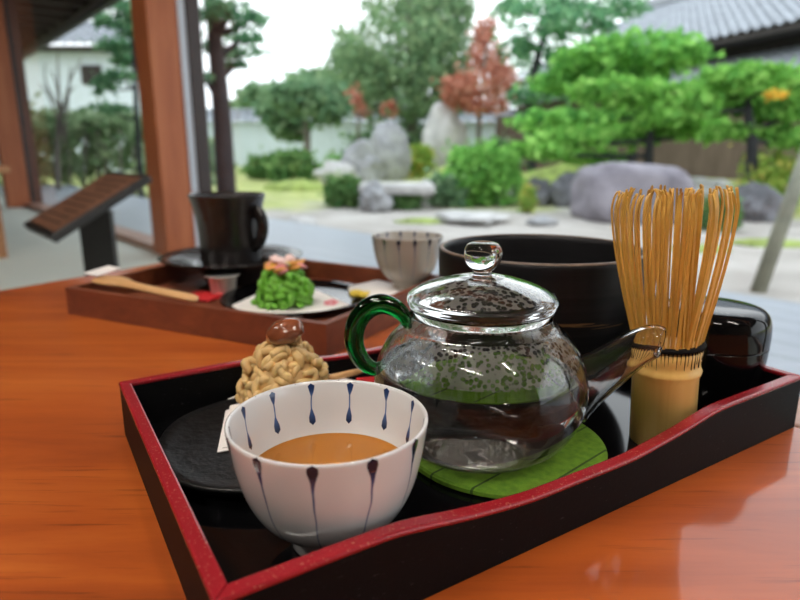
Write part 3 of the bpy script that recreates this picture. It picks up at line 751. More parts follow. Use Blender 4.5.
kz = PH + .0016
pap = [tp(217, 450, .0145), tp(228, 397, .0145), tp(303, 366, .0145), tp(372, 383, .0145), tp(330, 430, .0145)]
cen = sum((p for p in pap), Vector())/5
pp = thing('kaishi_paper', 'white folded paper square under the cream chestnut sweet', 'paper', (cen.x, cen.y, PH))
lay = [(p.x-cen.x, p.y-cen.y) for p in pap]
mesh('sheet', *prism(lay, 0, .0005), M['white'], pp, smooth=False)
mesh('folded_sheet', *prism([(x*.97+.0008, y*.95+.0004) for x, y in lay], .0006, .0011), M['white'], pp, smooth=False)
k1 = thing('chestnut_sweet', 'cream strand-covered bean sweet topped with a glazed brown chestnut', 'sweet', (K1.x, K1.y+.004, kz))
mesh('paste_core', *ell((0, 0, .0118), .0205, .0205, .0175, 3, None, .05, 4, 3, -.65), M['paste'], k1)
mesh('paste_strands', *strands(.0225, .0320, 165, .0023, .0056), M['paste'], k1)
ct = at(286, 332, K1.y+.002)
mesh('chestnut', *ell((ct.x-K1.x, -.003, ct.z-kz+.0005), .0108, .0090, .0072, 4, Matrix.Rotation(R_(-14), 3, 'Y'), .10, 2.2, 5), M['chestnut'], k1)
# wooden pick lying by the sweet and a small red paper slip
q0_ = tp(330, 378, .0200); q1_ = tp(379, 362, .0200)
pk = mesh('wooden_pick', *tube([(q0_.x, q0_.y, TT+.0200), (q1_.x, q1_.y, TT+.0170)], [.0024, .0017], 8), M['palewood'])
tag(pk, 'thin pale wooden pick lying behind the cream chestnut sweet', 'pick')
q = tp(372, 380, .008)
rp = mesh('red_slip', *box(.020, .010, .0022, (q.x, q.y, TF+.0013), .0005, 1, Matrix.Rotation(R_(12), 3, 'Z')), M['rednapkin'], smooth=False)
tag(rp, 'small folded red paper slip on the black tray beside the green glass handle', 'paper')

# ================================================================== BACK TRAY THINGS
sc_ = tp(228, 257, .036)
sc_ = Vector((sc_.x+.004, sc_.y+.002, TF))
V, F, _ = lathe([(0, .002), (.026, .002), (.027, 0), (.030, 0), (.031, .004)] + smoothprof([(.035, .0150), (.042, .0215), (.048, .0230), (.066, .0262), (.079, .0310)], 4) + [(.0802, .0322), (.079, .0330)] +
                smoothprof([(.066, .0288), (.048, .0252), (.041, .0232), (.036, .0185), (.032, .0122), (.02, .0112), (0, .0110)], 4), 72)
sau = mesh('saucer', V, F, M['mugblack'], None, sc_); tag(sau, 'black glazed saucer holding the black mug', 'saucer')
mgz = sc_.z + .0138
HM = .073
mp_ = smoothprof([(.0275, .001), (.0300, .004), (.0315, .016), (.0328, .035), (.0345, .052), (.0378, .066), (.0400, HM)], 5)
wobm = lambda a, z: 1+.018*math.sin(2*a+z*60)+.012*math.sin(3*a-z*40)
V, F, _ = lathe([(0, 0), (.0265, 0)] + mp_ + [(.0392, HM+.0008), (.0380, HM-.0004)] + list(reversed([(r-.0030, z) for r, z in mp_[6:-1]])) + [(.024, .006), (0, .005)], 72, wobm)
mug = thing('coffee_mug', 'dark hand-formed black mug with ear handle on the black saucer', 'mug', (sc_.x+.0005, sc_.y-.004, mgz), R_(-27))
mug.scale = (1.06, 1.06, 1.19)
mesh('mug_body', V, F, M['mugblack'], mug)
mesh('handle', *tube(smoothpath([(.033, 0, .056), (.040, 0, .058), (.0445, 0, .051), (.0445, 0, .041), (.040, 0, .031), (.031, 0, .025)], 5), [.004, .0048, .005, .005, .0046, .004], 12, sx=1.3), M['mugblack'], mug)
cr = tp(223, 293, .008)
cm = thing('creamer_pot', 'small white plastic creamer cup with foil lid by the black mug', 'creamer', (cr.x, cr.y+.002, TF))
V, F, _ = lathe([(0, .001), (.010, .0005), (.0115, 0), (.0125, .001), (.0148, .0195), (.0182, .0205), (.0184, .0212), (.0180, .0216), (0, .0216)], 48); mesh('creamer_body', V, F, M['plastic'], cm)
V, F, _ = lathe([(.0180, .0218), (.0184, .0219), (.0180, .0222), (.012, .0224), (0, .0226)], 48); mesh('foil_lid', V, F, M['foil'], cm)
p2 = tp(294, 295.5, .013)
V, F, _ = lathe([(0, 0), (.055, 0), (.066, .002), (.0735, .0070), (.0740, .0080), (.0730, .0084), (.066, .0045), (.058, .0030), (0, .0028)], 80)
pl2 = mesh('lacquer_plate', V, F, M['lacquer'], None, (p2.x+.003, p2.y-.003, TF)); tag(pl2, 'glossy black round plate under the green flower sweet', 'plate')
z2 = TF + .0030 + .0003
pq = [tp(222, 308, .012), tp(283, 319, .012), tp(350, 303, .012), tp(306, 284, .012), tp(262, 290, .012)]
cen = sum((p for p in pq), Vector())/5
pp2 = thing('kaishi_paper', 'white paper with pink flower print under the green sweet', 'paper', (cen.x, cen.y, z2))
mesh('sheet', *prism([(p.x-cen.x, p.y-cen.y) for p in pq], 0, .0008), M['white'], pp2, smooth=False)
fp = tp(331, 301, .012); parts = []
for k in range(5):
    a = 2*PI*k/5+.3; c = Vector((fp.x-cen.x+.0042*math.cos(a), fp.y-cen.y+.0075*math.sin(a), .0010))
    parts.append(ell(c, .0036, .0052, .0002, 2))
mesh('pink_flower_print', *join(*parts), M['pinkprint'], pp2, smooth=False)
k2 = tp(279, 306, .016)
g2 = thing('green_sweet', 'bright green shredded bean sweet with a pink flower on top', 'sweet', (k2.x, k2.y+.030, z2+.0011))
mesh('paste_core', *ell((0, 0, .013), .0225, .0225, .018, 3, None, .05, 4, 3, -.72), M['greenpaste'], g2)
mesh('paste_strands', *strands(.0248, .0340, 110, .0027, .0058), M['greenpaste'], g2)
fl_ = at(278, 266, k2.y+.028); fz = fl_.z-(z2+.0011)
def petals(n, rad, size, z, tilt, mat, ph=0.):
    ps = []
    for k in range(n):
        a = 2*PI*k/n+ph
        rot = Matrix.Rotation(a, 3, 'Z') @ Matrix.Rotation(-tilt, 3, 'Y')
        ps.append(ell((rad*math.cos(a), rad*math.sin(a), z), size, size*.62, size*.22, 2, rot, .15, 3, k))
    return join(*ps)
def bloom(name, n, mat, size, spread, z0, z1, seed, lab=None):
    rr = random.Random(seed); ps = []
    for k in range(n):
        a = 2*PI*k/n + rr.uniform(-.5, .5); d = spread*rr.uniform(.55, 1.0)
        rot = Matrix.Rotation(a, 3, 'Z') @ Matrix.Rotation(rr.uniform(-.7, .3), 3, 'Y') @ Matrix.Rotation(rr.uniform(-.4, .4), 3, 'X')
        ps.append(ell((d*math.cos(a), d*math.sin(a), rr.uniform(z0, z1)), size*rr.uniform(.8, 1.2), size*.72, size*.30, 2, rot, .25, 3, seed+k))
    o = mesh(name, *join(*ps), M[mat], g2)
    if lab: o['label'] = lab
bloom('orange_petals', 7, 'orange', .0088, .0145, fz-.0050, fz+.0010, 3, 'orange petals')
bloom('pink_petals', 6, 'pink', .0086, .0135, fz-.0045, fz+.0025, 17, 'pink petals')
bloom('yellow_petals', 4, 'yellow', .0075, .0100, fz-.0005, fz+.0035, 31, 'yellow petals')
bloom('pale_petals', 5, 'palepetal', .0080, .0085, fz+.0020, fz+.0060, 43, 'pale pink petals')
yq = tp(357, 296, .012)
yl = mesh('yellow_sweet', *join(ell((0, 0, .0045), .0075, .0060, .0045, 3, None, .2, 4, 2, -.9), ell((.009, -.004, .004), .0060, .0050, .0042, 3, None, .2, 4, 8, -.9)), M['yellow'], None, (yq.x, yq.y, z2+.0001))
tag(yl, 'small yellow lump of sweet on the black plate beside the pink print', 'sweet')
# wooden spoon resting on the rim of the brown tray
s0 = tp(100, 279, .030); s1 = tp(196, 303, .026)
dv = (s1-s0).to_2d(); ln = dv.length; sang = math.atan2(dv.y, dv.x)
spn = thing('wooden_spoon', 'pale wooden spoon lying along the brown tray left edge', 'spoon', (s0.x, s0.y, TT+.0262), sang)
V, F = [], []; seg = 12
prof = [(-.004, .001, .003), (.0, .007, .0045), (.010, .0105, .005), (.024, .0112, .005), (.038, .0075, .0042), (.052, .0045, .0035), (.08, .0042, .0032), (ln-.012, .0052, .0032), (ln-.002, .0046, .003), (ln, .001, .001)]
for x, w, h in prof:
    for k in range(seg):
        a = 2*PI*k/seg
        zz = h*math.sin(a)
        if .0 <= x <= .03 and math.sin(a) > .3: zz -= .0022
        V.append((x, w*1.45*math.cos(a), zz + h + .0004))
for i in range(len(prof)-1):
    for k in range(seg):
        j = (k+1) % seg; F.append((i*seg+k, i*seg+j, (i+1)*seg+j, (i+1)*seg+k))
F.append(tuple(reversed(range(seg)))); F.append(tuple((len(prof)-1)*seg+k for k in range(seg)))
o = mesh('bowl_and_handle', V, F, M['palewood'], spn); fix_normals(o); sm = o.modifiers.new('round', 'SUBSURF'); sm.levels = sm.render_levels = 1
mesh('paper_sleeve', *box(.024, .027, .0008, (.001, .003, .0118), .0003, 1, Matrix.Rotation(R_(8), 3, 'X')), M['white'], spn, smooth=False)
rn = tp(199, 298, .008)
nap = mesh('red_napkin', *box(.036, .030, .003, (rn.x+.002, rn.y+.008, TF+.0016), .0008, 1, Matrix.Rotation(R_(-20), 3, 'Z')), M['rednapkin'], smooth=False)
tag(nap, 'folded red napkin in the brown tray beside the creamer', 'napkin')
tw = tp(383, 288, .008)
tq = [tp(347, 286, .0163), tp(392, 304, .0163), tp(430, 292, .0163), tp(378, 279, .0163)]
cen = sum((p for p in tq), Vector())/4
twl = mesh('wet_towel', *prism([(p.x-cen.x, p.y-cen.y) for p in tq], 0, .0100, .002), M['white'], None, (cen.x, cen.y, TF)); tag(twl, 'white folded towel under the grey-white striped cup at the back', 'towel')

# ================================================================== READING STAND AND FAR LOW TABLE
P2_ = at(53, 240, 1.50); P1_ = at(25, 227, 1.77); P3_ = at(152, 178, 1.66)
ux = (P1_-P2_); ux.z = 0; wln = ux.length; ux.normalize()
upv = (P3_-P2_); upv -= ux*upv.dot(ux); uln = upv.length; upv.normalize(); nv = ux.cross(upv)
if nv.z < 0: nv = -nv
Mx = Matrix((ux, upv, nv)).transposed()
pcen = P2_ + ux*wln/2 + upv*uln/2
stand = thing('menu_stand', 'slanted brown lectern board on a black post standing on the tatami', 'stand', (pcen.x, pcen.y, 0))
loc = Vector((0, 0, pcen.z))
mesh('board_frame', *box(wln, uln, .022, loc, .003, 1, Mx), M['standblack'], stand, smooth=False)
M['board'] = wood('lectern_board', (0.13, 0.055, 0.030), (0.20, 0.090, 0.050), (0.27, 0.13, 0.075), (30, 30, 30), (0, 0, 0), 0.5)
mesh('board', *box(wln-.035, uln-.035, .006, loc+nv*.0105, .001, 1, Mx), M['board'], stand, smooth=False)
rows = []
for k in range(9):
    yy = -uln/2+.045+(uln-.09)*k/8; w = (wln-.11)*(0.95 if k not in (2, 6) else .6)
    c = loc + upv*yy + nv*.0139 + ux*(-(wln-.11-w)/2)
    rows.append(box(w, .006, .0006, c, 0, 1, Mx))
mesh('engraved_lines', *join(*rows), M['darktimber'], stand, smooth=False)
pw = .085
mesh('post', *box(pw, .05, loc.z-.02, (.02, .01, (loc.z-.02)/2), .003, 1, Matrix.Rotation(R_(15), 3, 'Z')), M['standblack'], stand, smooth=False)
mesh('base', *box(.30, .24, .02, (.02, .01, .010), .003, 1, Matrix.Rotation(R_(15), 3, 'Z')), M['standblack'], stand, smooth=False)
f0 = onz(7, 257, 0)
lt = thing('low_table', 'second wooden low table at the far left by the timber post', 'table', (f0.x, f0.y, 0), WANG)
hT = at(4, 166, f0.y).z
M['tablefar'] = wood('far_table_wood', (0.28, 0.12, 0.05), (0.38, 0.18, 0.08), (0.46, 0.24, 0.11), (4, 30, 30), (0, 0, 0), 0.35)
# local frame: x along the window wall towards us, y outwards
mesh('tabletop', *box(1.1, .70, .03, (-.42, -.30, hT-.015), .004), M['tablefar'], lt, smooth=False)
for x, y in ((.02, -.02), (-.86, -.02), (.02, -.58), (-.86, -.58)):
    mesh('leg', *box(.04, .04, hT-.031, (x, y, (hT-.031)/2), .004), M['tablefar'], lt, smooth=False)

# ================================================================== GARDEN
xs = np.linspace(-45, 45, 91); ys = np.linspace(-6, 70, 77)
V = [(x, y, gz(x, y)) for y in ys for x in xs]
F = [(j*91+i, j*91+i+1, (j+1)*91+i+1, (j+1)*91+i) for j in range(76) for i in range(90)]
g = mesh('garden_ground', V, F, M['ground']); struct(g)
def rock(label, px, py, w, h, mat, seed, top=None, name='garden_rock', depth=.75, group=None, nz=.34, boxy=0):
    p = onground(px, py); Y = p.y
    rx = w*Y/FPX/2; hz = h*Y/FPX
    v, f = ell((0, 0, hz*.42), rx, rx*depth, hz*.60, 4, Matrix.Rotation(seed*1.3, 3, 'Z') if top is None else None, nz if top is None else .2, 2.2, seed, -.85)
    if boxy:
        q = lambda c, r: r*math.copysign(min(1.15, abs(c/r))**boxy, c)
        v = [Vector((q(a.x, rx), q(a.y, rx*depth), hz*.42+q(a.z-hz*.42, hz*.6))) for a in v]
    o = mesh(name, v, f, M[mat], None, (p.x, p.y+rx*depth*.6, p.z), smooth=True)
    return tag(o, label, 'rock', group)
rock('largest mauve-grey boulder behind the bamboo whisk', 635, 222, 116, 56, 'rock_mauve', 4, nz=.20, boxy=.62)
rock('dark square boulder just left of the big mauve boulder', 572, 207, 42, 32, 'rock_dark', 5)
rock('grey rounded rock in front of the pale sandy bank', 506, 206, 36, 28, 'rock_grey', 8)
rock('brownish low rock between the grey rock and the dark boulder', 537, 206, 30, 26, 'rock_dark', 12)
rock('tall grey standing stone in the middle of the garden', 389, 181, 42, 56, 'rock_grey', 21, 1)
rock('tallest pale standing stone, in front of the red maple', 444, 176, 46, 64, 'rock_pale', 33, 1)
rock('blue-grey rock at the foot of the standing stones', 360, 186, 38, 42, 'rock_grey', 41)
rock('pale flat rock beside the round bush', 336, 188, 40, 26, 'rock_pale', 44)
rock('grey rock under the left end of the stone slab', 376, 212, 44, 26, 'rock_grey', 47)
rock('pale rock under the right end of the stone slab', 424, 208, 22, 26, 'rock_pale', 49)
rock('small pale rock on the sand at the far left', 300, 226, 42, 8, 'rock_pale', 52)
rock('long low pale stepping stone in front of the slab', 470, 224, 90, 10, 'rock_pale', 57)
rock('small grey stepping stone left of the mauve boulder', 545, 226, 34, 8, 'rock_grey', 61)
rock('grey rock under the leaning pole at the right', 762, 222, 62, 36, 'rock_dark', 66)
rock('pale sloping rock right of the mauve boulder', 712, 205, 60, 24, 'rock_pale', 74)
# stone slab bridge
pa = onground(365, 207); Y = pa.y - .15
c = at(397, 188, Y); wS = 72*Y/FPX
o = mesh('stone_slab', *box(wS, .9, .15, (0, 0, 0), .04, 2), M['rock_pale'], None, (c.x, c.y, c.z)); tag(o, 'long flat pale stone slab bridging two rocks', 'slab')
# moss banks
for k, (px, py, w, h, lab) in enumerate(((590, 196, 150, 34, 'yellow-green mossy bank behind the mauve boulder'), (292, 192, 70, 12, 'grassy mound below the round bush'), (455, 190, 70, 24, 'mossy mound left of the bright shrub'))):
    p = onground(px, py); Y = p.y
    o = mesh('moss_mound', *ell((0, 0, 0), w*Y/FPX/2, w*Y/FPX/3.2, h*Y/FPX, 4, None, .12, 3, k, -.1), M['moss'], None, (p.x, p.y+.6, p.z-.02)); tag(o, lab, 'mound', None)
for k, (px, py, w, h, lab) in enumerate(((425, 222, 60, 4, 'thin strip of grass on the sand by the striped cup'), (770, 244, 80, 6, 'patch of dry grass near the leaning pole'), (700, 250, 60, 5, 'patch of short grass behind the whisk'))):
    p = onground(px, py); Y = p.y
    o = mesh('grass_patch', *ell((0, 0, 0), w*Y/FPX/2, w*Y/FPX/3.0, .05, 4, None, .2, 5, k+9, -.1), M['moss'], None, (p.x, p.y, p.z-.005)); tag(o, lab, 'grass')
# shrubs
def shrub(label, px, py, w, h, mat, n=700, size=.09, name='garden_shrub', group=None):
    p = onground(px, py); Y = p.y
    rx = w*Y/FPX/2; hz = h*Y/FPX
    s = thing(name, label, 'shrub', p, 0, group)
    leafobj('foliage', [((0, rx*.5, hz*.48), (rx, rx*.85, hz*.5), n), ((-rx*.4, rx*.3, hz*.38), (rx*.6, rx*.6, hz*.36), n//3), ((rx*.4, rx*.3, hz*.4), (rx*.6, rx*.6, hz*.36), n//3)], size*Y/12, M[mat], s)
    mesh('stem', *tube([(0, rx*.5, -.05), (0.02, rx*.5, hz*.5)], [.05, .03], 6), M['bark'], s)
    return s
shrub('round clipped dark green bush by the white wall', 291, 184, 44, 34, 'shrub', 900)
shrub('small dark bush left of the round clipped bush', 263, 180, 34, 24, 'shrub', 500)
shrub('leafy bush above the pale flat rock', 330, 160, 46, 30, 'shrub', 800)
shrub('little green bush tucked beside the standing stones', 341, 176, 36, 20, 'azalea', 500)
shrub('round bush on the sand left of the stone slab', 343, 208, 36, 32, 'shrub', 800)
shrub('low green shrub to the right of the standing stone', 384, 168, 22, 18, 'azalea', 300)
shrub('dark shrub under the stone slab', 405, 210, 30, 20, 'shrub', 400)
shrub('large bright green azalea behind the tea bowl', 484, 207, 76, 64, 'azalea', 2200)
shrub('grey-green low shrub left of the azalea', 448, 208, 40, 34, 'grove', 700)
shrub('small clipped shrub behind the pale standing stone', 480, 176, 64, 24, 'azalea', 800)
shrub('broad dull green shrub against the white wall, behind the standing stones', 400, 171, 110, 44, 'grove', 1500, .10)
shrub('dark shrub at the foot of the red maple', 500, 175, 40, 36, 'grove', 700, .09)
shrub('small rusty-green bush between the two standing stones', 417, 178, 32, 34, 'yellowleaf', 500, .08)
shrub('spiky orange-tipped grass clump on the sand', 528, 214, 16, 30, 'yellowleaf', 160, .07)
shrub('yellow-green maple sapling by the leaning pole', 775, 215, 62, 66, 'yellowleaf', 900, .08)
shrub('dark green shrub seen through the whisk', 722, 232, 40, 36, 'shrub', 600)
# trees: pads are (px, py, width, height) at the tree's own distance
def tree(name, label, bx, by, Y, pads, mat, dens, size, trunk=.12, tmat='bark', mids=None, group=None, deep=.8, wild=False):
    b = at(bx, by, Y); b = Vector((b.x, b.y, gz(b.x, b.y)))
    t = thing(name, label, 'tree', b, 0, group)
    PL, BR = [], []
    top = None
    cs = []
    for k, (px, py, w, h) in enumerate(pads):
        c = at(px, py, Y + (-.6, .5, -.2, .8, .1)[k % 5]*min(1.0, Y/14)); rx, rz = w*Y/FPX/2, h*Y/FPX/2
        cl = c-b; cs.append((cl, rx, rz))
        PL.append(((cl.x, cl.y, cl.z), (rx, rx*deep, rz), int(dens*w*h/1000)+40))
        for e in range(3):      # lobes break up the outline
            a = random.uniform(0, 2*PI)
            PL.append(((cl.x+rx*.62*math.cos(a), cl.y+rx*.5*math.sin(a), cl.z+rz*random.uniform(-.35, .35)), (rx*.5, rx*.5*deep, rz*.62), int(dens*w*h/4200)+16))
    zmax = max(c.z for c, _, _ in cs)
    if mids is None: path = [Vector((0, 0, -.1)), Vector((.05, 0, zmax*.35)), Vector((-.06, .05, zmax*.7)), Vector((0, 0, zmax*.97))]
    else:
        path = [Vector((0, 0, -.1))] + [at(x, y, Y)-b for x, y in mids]
    path = smoothpath(path, 4)
    BR.append(tube(path, [trunk, trunk*.8, trunk*.6, trunk*.35], 8))
    mesh('trunk', *BR[0], M[tmat], t)
    for cl, rx, rz in cs:
        q = min(path, key=lambda v: (v-cl).length + 2*max(0, v.z-cl.z))
        br = [q, (q+cl)/2 + Vector((0, 0, -.05)), cl + Vector((0, 0, -rz*.3))]
        if (q-cl).length > .1: mesh('branch', *tube(smoothpath(br, 3), [trunk*.4, trunk*.18], 6), M[tmat], t)
    leafobj('foliage', PL, size, M[mat], t, .28 if wild else .5, .3, .5 if wild else .16)
    return t
tree('pine_tree', 'slim dark-trunked pine close outside the pillar', 226, 195, 6.2, [(246, 20, 36, 16), (240, 38, 46, 9), (212, 14, 24, 14), (244, 52, 44, 8), (212, 46, 20, 12), (232, 6, 34, 12), (234, 64, 24, 6), (206, 78, 16, 8)],
     'pinedeep', 70, .06, .115, 'bark', [(222, 120), (214, 30), (206, -40)], wild=True)
tree('pine_tree', 'slender pine before the white storehouse, half behind the pillar', 140, 195, 8.5, [(124, 12, 30, 20), (118, 46, 40, 14), (106, 84, 24, 16), (128, 60, 30, 10), (112, 108, 34, 5), (128, 30, 24, 12), (104, 20, 16, 10), (122, 76, 26, 8)],
     'pinedeep', 90, .085, .045, 'bark', [(137, 120), (134, 60), (132, -10)], wild=True)
tree('weeping_tree', 'tall soft green tree left of the red maple', 412, 152, 21, [(400, 55, 120, 90), (370, 80, 84, 66), (430, 70, 80, 90), (405, 5, 90, 60), (440, 20, 60, 70), (392, 105, 90, 36), (352, 62, 40, 60), (455, 95, 36, 40)], 'willow', 230, .105, .2, 'barkgrey', [(412, 100), (410, 40), (408, -10)])
tree('clipped_tree', 'dark rounded tree in front of the white garden wall', 307, 168, 16.6, [(300, 98, 54, 34), (278, 112, 36, 34), (325, 108, 44, 30), (292, 130, 40, 24), (322, 92, 40, 22)], 'grove', 210, .15, .12, 'barkgrey', [(307, 130), (304, 105)])
tree('pale_tree', 'hazy pale green tree beyond the garden wall', 255, 130, 34, [(255, 98, 36, 30), (242, 110, 26, 20), (270, 104, 24, 24)], 'grove', 200, .28, .2, 'barkgrey')
tree('distant_tree', 'low green treetop rising over the white wall', 318, 110, 40, [(318, 84, 56, 28), (345, 92, 40, 24), (298, 90, 30, 18)], 'grove', 220, .32, .25, 'barkgrey')
tree('red_maple', 'large red-leaved maple above the pale standing stone', 478, 158, 18.4, [(476, 88, 58, 38), (488, 58, 40, 44), (460, 98, 34, 26), (486, 32, 22, 34), (502, 84, 34, 40), (488, 108, 40, 14)], 'maple', 170, .10, .09, 'barkgrey', [(480, 110), (486, 50)])
tree('red_maple', 'small red maple peeping past the soft green tree', 358, 160, 19.0, [(352, 99, 17, 20), (362, 110, 14, 12), (388, 109, 16, 12)], 'maple', 150, .13, .06, 'barkgrey', [(358, 120), (358, 100)])
tree('big_pine', 'tall dark pine left of the tiled roof', 534, 155, 15.6, [(535, 20, 76, 36), (560, 8, 76, 26), (515, 48, 36, 22), (545, 60, 70, 34), (590, 22, 50, 26), (532, 92, 44, 22), (512, 6, 40, 16), (575, 88, 60, 24), (620, 5, 60, 20)], 'pinedeep', 95, .10, .13, 'bark', [(530, 100), (540, 50), (560, -10)])
tree('cloud_pine', 'spreading green pine with flat layers below the tiled roof', 632, 172, 13, [(640, 50, 108, 28), (592, 62, 70, 26), (676, 56, 54, 22), (570, 82, 72, 26), (625, 78, 80, 22), (550, 122, 70, 20), (600, 118, 90, 20)], 'pine', 170, .12, .11, 'bark', [(634, 130), (642, 90), (640, 50)], deep=.6)
tree('cloud_pine', 'bright broad pine behind the whisk, lower than its neighbour', 650, 172, 10.5, [(615, 92, 80, 24), (660, 96, 80, 30), (570, 140, 70, 22), (625, 135, 90, 20), (700, 130, 70, 22), (540, 150, 60, 16), (590, 158, 70, 12), (670, 118, 70, 18)], 'pinebright', 150, .10, .10, 'bark', [(650, 140), (655, 110)], deep=.6)
edge_pine = tree('cloud_pine', 'brightest pine at the right edge with domed crown', 756, 180, 8.6, [(752, 78, 84, 26), (720, 88, 56, 22), (788, 86, 56, 26), (735, 106, 80, 20), (790, 112, 70, 20), (700, 104, 40, 20), (755, 132, 90, 16), (800, 140, 50, 18)], 'pinebright', 160, .085, .09, 'bark', [(752, 140), (748, 110), (756, 80)], deep=.6)
c = at(776, 95, 7.9)-edge_pine.location
M['autumn'] = leafmat('yellow_autumn_leaves', [(0, (0.75, 0.42, 0.06)), (1, (0.85, 0.62, 0.10))])
leafobj('yellow_leaves', [((c.x, c.y, c.z), (.13, .10, .055), 70)], .045, M['autumn'], edge_pine)['label'] = 'tuft of yellow autumn leaves'
# leaning support pole
pa = onground(757, 292); Yp = pa.y
pb = at(812, 140, Yp+.25)
o = mesh('support_pole', *tube([(0, 0, -.03), pb-pa], [.046, .042], 14), M['polewood'], None, pa); tag(o, 'weathered leaning wooden pole propping the right-hand pine', 'pole')
# hedge and bare shrub outside the left window
hp_ = at(90, 190, 11.5)
hd = thing('hedge', 'leafy green hedge in front of the white storehouse', 'hedge', (hp_.x, hp_.y, gz(hp_.x, hp_.y)))
pads = []
for (px, py, w, h) in ((40, 150, 60, 80), (80, 150, 70, 74), (120, 148, 70, 76), (160, 152, 60, 70), (200, 158, 50, 50), (60, 128, 60, 24), (110, 122, 60, 20), (10, 150, 60, 80)):
    c = at(px, py, 11.5); pads.append(((c.x-hp_.x, 0, c.z-hd.location.z), (w*11.5/FPX/2, .6, h*11.5/FPX/2), 520))
leafobj('foliage', pads, .10, M['hedge'], hd)
Vb = []
for k in range(7):
    px = 70+k*12; a_ = at(px, 190, 11.4); b_ = at(px+random.uniform(-6, 6), random.uniform(110, 150), 11.4)
    Vb.append(tube([(a_.x-hp_.x, -.5, -.1), (b_.x-hp_.x, -.45, b_.z-hd.location.z)], [.03, .015], 6))
mesh('stems', *join(*Vb), M['barkgrey'], hd)
bp = at(58, 185, 9.5); bz = gz(bp.x, bp.y)
bt = thing('bare_tree', 'thin leafless grey tree before the white storehouse', 'tree', (bp.x, bp.y, bz))
base = Vector((0, 0, -.1)); topc = at(60, 110, 9.5)-Vector((bp.x, bp.y, bz))
mesh('trunk', *tube(smoothpath([base, Vector((.03, 0, topc.z*.5)), topc], 4), [.045, .03], 7), M['barkgrey'], bt)
for k, (px, py) in enumerate(((45, 62), (58, 48), (70, 66), (82, 58), (38, 84), (76, 86), (50, 70))):
    e = at(px, py, 9.5+random.uniform(-.4, .4))-Vector((bp.x, bp.y, bz))
    mesh('branch', *tube(smoothpath([topc - Vector((0, 0, .25*k % .6)), topc.lerp(e, .5)+Vector((random.uniform(-.1, .1), 0, .05)), e], 4), [.022, .006], 5), M['barkgrey'], bt)

# ---- tiled roofs, walls and buildings
def tileroof(P0, P1, up, rows, cols, wave=.05, step=.03):
    """P0-P1 eave line, up = vector from eave to ridge; a pantile surface with a waved cross section"""
    P0, P1, up = Vector(P0), Vector(P1), Vector(up)
    e = (P1-P0); nrm = e.cross(up).normalized()
    if nrm.z < 0: nrm = -nrm
    nu = cols*6; V, F = [], []
    ts = []
    for r in range(rows): ts += [(r/rows, step), ((r+1)/rows-1e-4, 0.0)]
    for t, s in ts:
        for i in range(nu+1):
            w = wave*(abs(math.cos(PI*i/6))**1.5)
            V.append(P0 + e*(i/nu) + up*t + nrm*(w+s))
    w_ = nu+1
    for j in range(len(ts)-1):
        for i in range(nu): F.append((j*w_+i, j*w_+i+1, (j+1)*w_+i+1, (j+1)*w_+i))
    return V, F
# storehouse on the left
Ys = 19
sl0, sl1 = at(-90, 45, Ys), at(150, 45, Ys); zr = sl0.z
sh = thing('storehouse', 'white plastered storehouse with grey tile roof, far left', 'building', ((sl0.x+sl1.x)/2, Ys+2.5, 0))
def loc_(o, p): return Vector(p)-o.location
wd_ = sl1.x-sl0.x
mesh('wall', *box(wd_-.9, 4.0, zr+.25, (0, 0, (zr+.25)/2-.2), 0), M['whitewash'], sh, smooth=False)
ridge = at(90, 27, Ys+2.5).z
mesh('roof', *tileroof((-wd_/2, -2.55, zr), (wd_/2, -2.55, zr), (0, 2.6, max(.7, ridge-zr)), 7, 24, .07, .03), M['rooftile'], sh, smooth=False)
mesh('roof_ridge', *tube([(-wd_/2, .05, zr+max(.7, ridge-zr)+.06), (wd_/2, .05, zr+max(.7, ridge-zr)+.06)], .13, 8), M['rooftile'], sh)
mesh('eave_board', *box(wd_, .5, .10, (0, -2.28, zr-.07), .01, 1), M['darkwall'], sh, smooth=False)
wp = at(92, 75, Ys+.5)
mesh('window', *box(.62, .10, .55, (wp.x-sh.location.x, -2.02, wp.z), .02, 1), M['darkwall'], sh, smooth=False)
# garden wall with tiled coping
Yw = 25
wl, wr = at(205, 163, Yw), at(560, 163, Yw)
zb = gz(wl.x, Yw); ztw = at(300, 122, Yw).z; ztc = at(300, 111, Yw).z
gw = thing('garden_wall', 'white garden wall with grey tile coping at the back', 'wall', ((wl.x+wr.x)/2, Yw, zb-.1))
L_ = wr.x-wl.x
mesh('wall_face', *box(L_, .3, ztw-zb+.1, (0, 0, (ztw-zb+.1)/2)), M['whitewash'], gw, smooth=False)
h0 = ztw-zb+.1
mesh('coping', *tileroof((-L_/2, -.45, h0-.05), (L_/2, -.45, h0-.05), (0, .45, ztc-ztw), 2, 44, .05, .03), M['rooftile'], gw, smooth=False)
mesh('ridge_tiles', *tube([(-L_/2, 0, h0+ztc-ztw), (L_/2, 0, h0+ztc-ztw)], .09, 8), M['rooftile'], gw)
# brown board fence near the maple
fa = at(498, 150, 20)
fz0 = gz(fa.x, fa.y); ft = at(515, 117, 20).z
fe = mesh('board_fence', *join(*[box(.19, .05, ft-fz0+.1, (k*.2, 0, (ft-fz0)/2), .008, 1) for k in range(12)], box(2.4, .05, .08, (1.1, .05, (ft-fz0)*.75)), box(2.4, .05, .08, (1.1, .05, (ft-fz0)*.25))), M['fence'], None, (fa.x, fa.y, fz0), smooth=False)
tag(fe, 'brown board fence behind the red maple', 'fence')
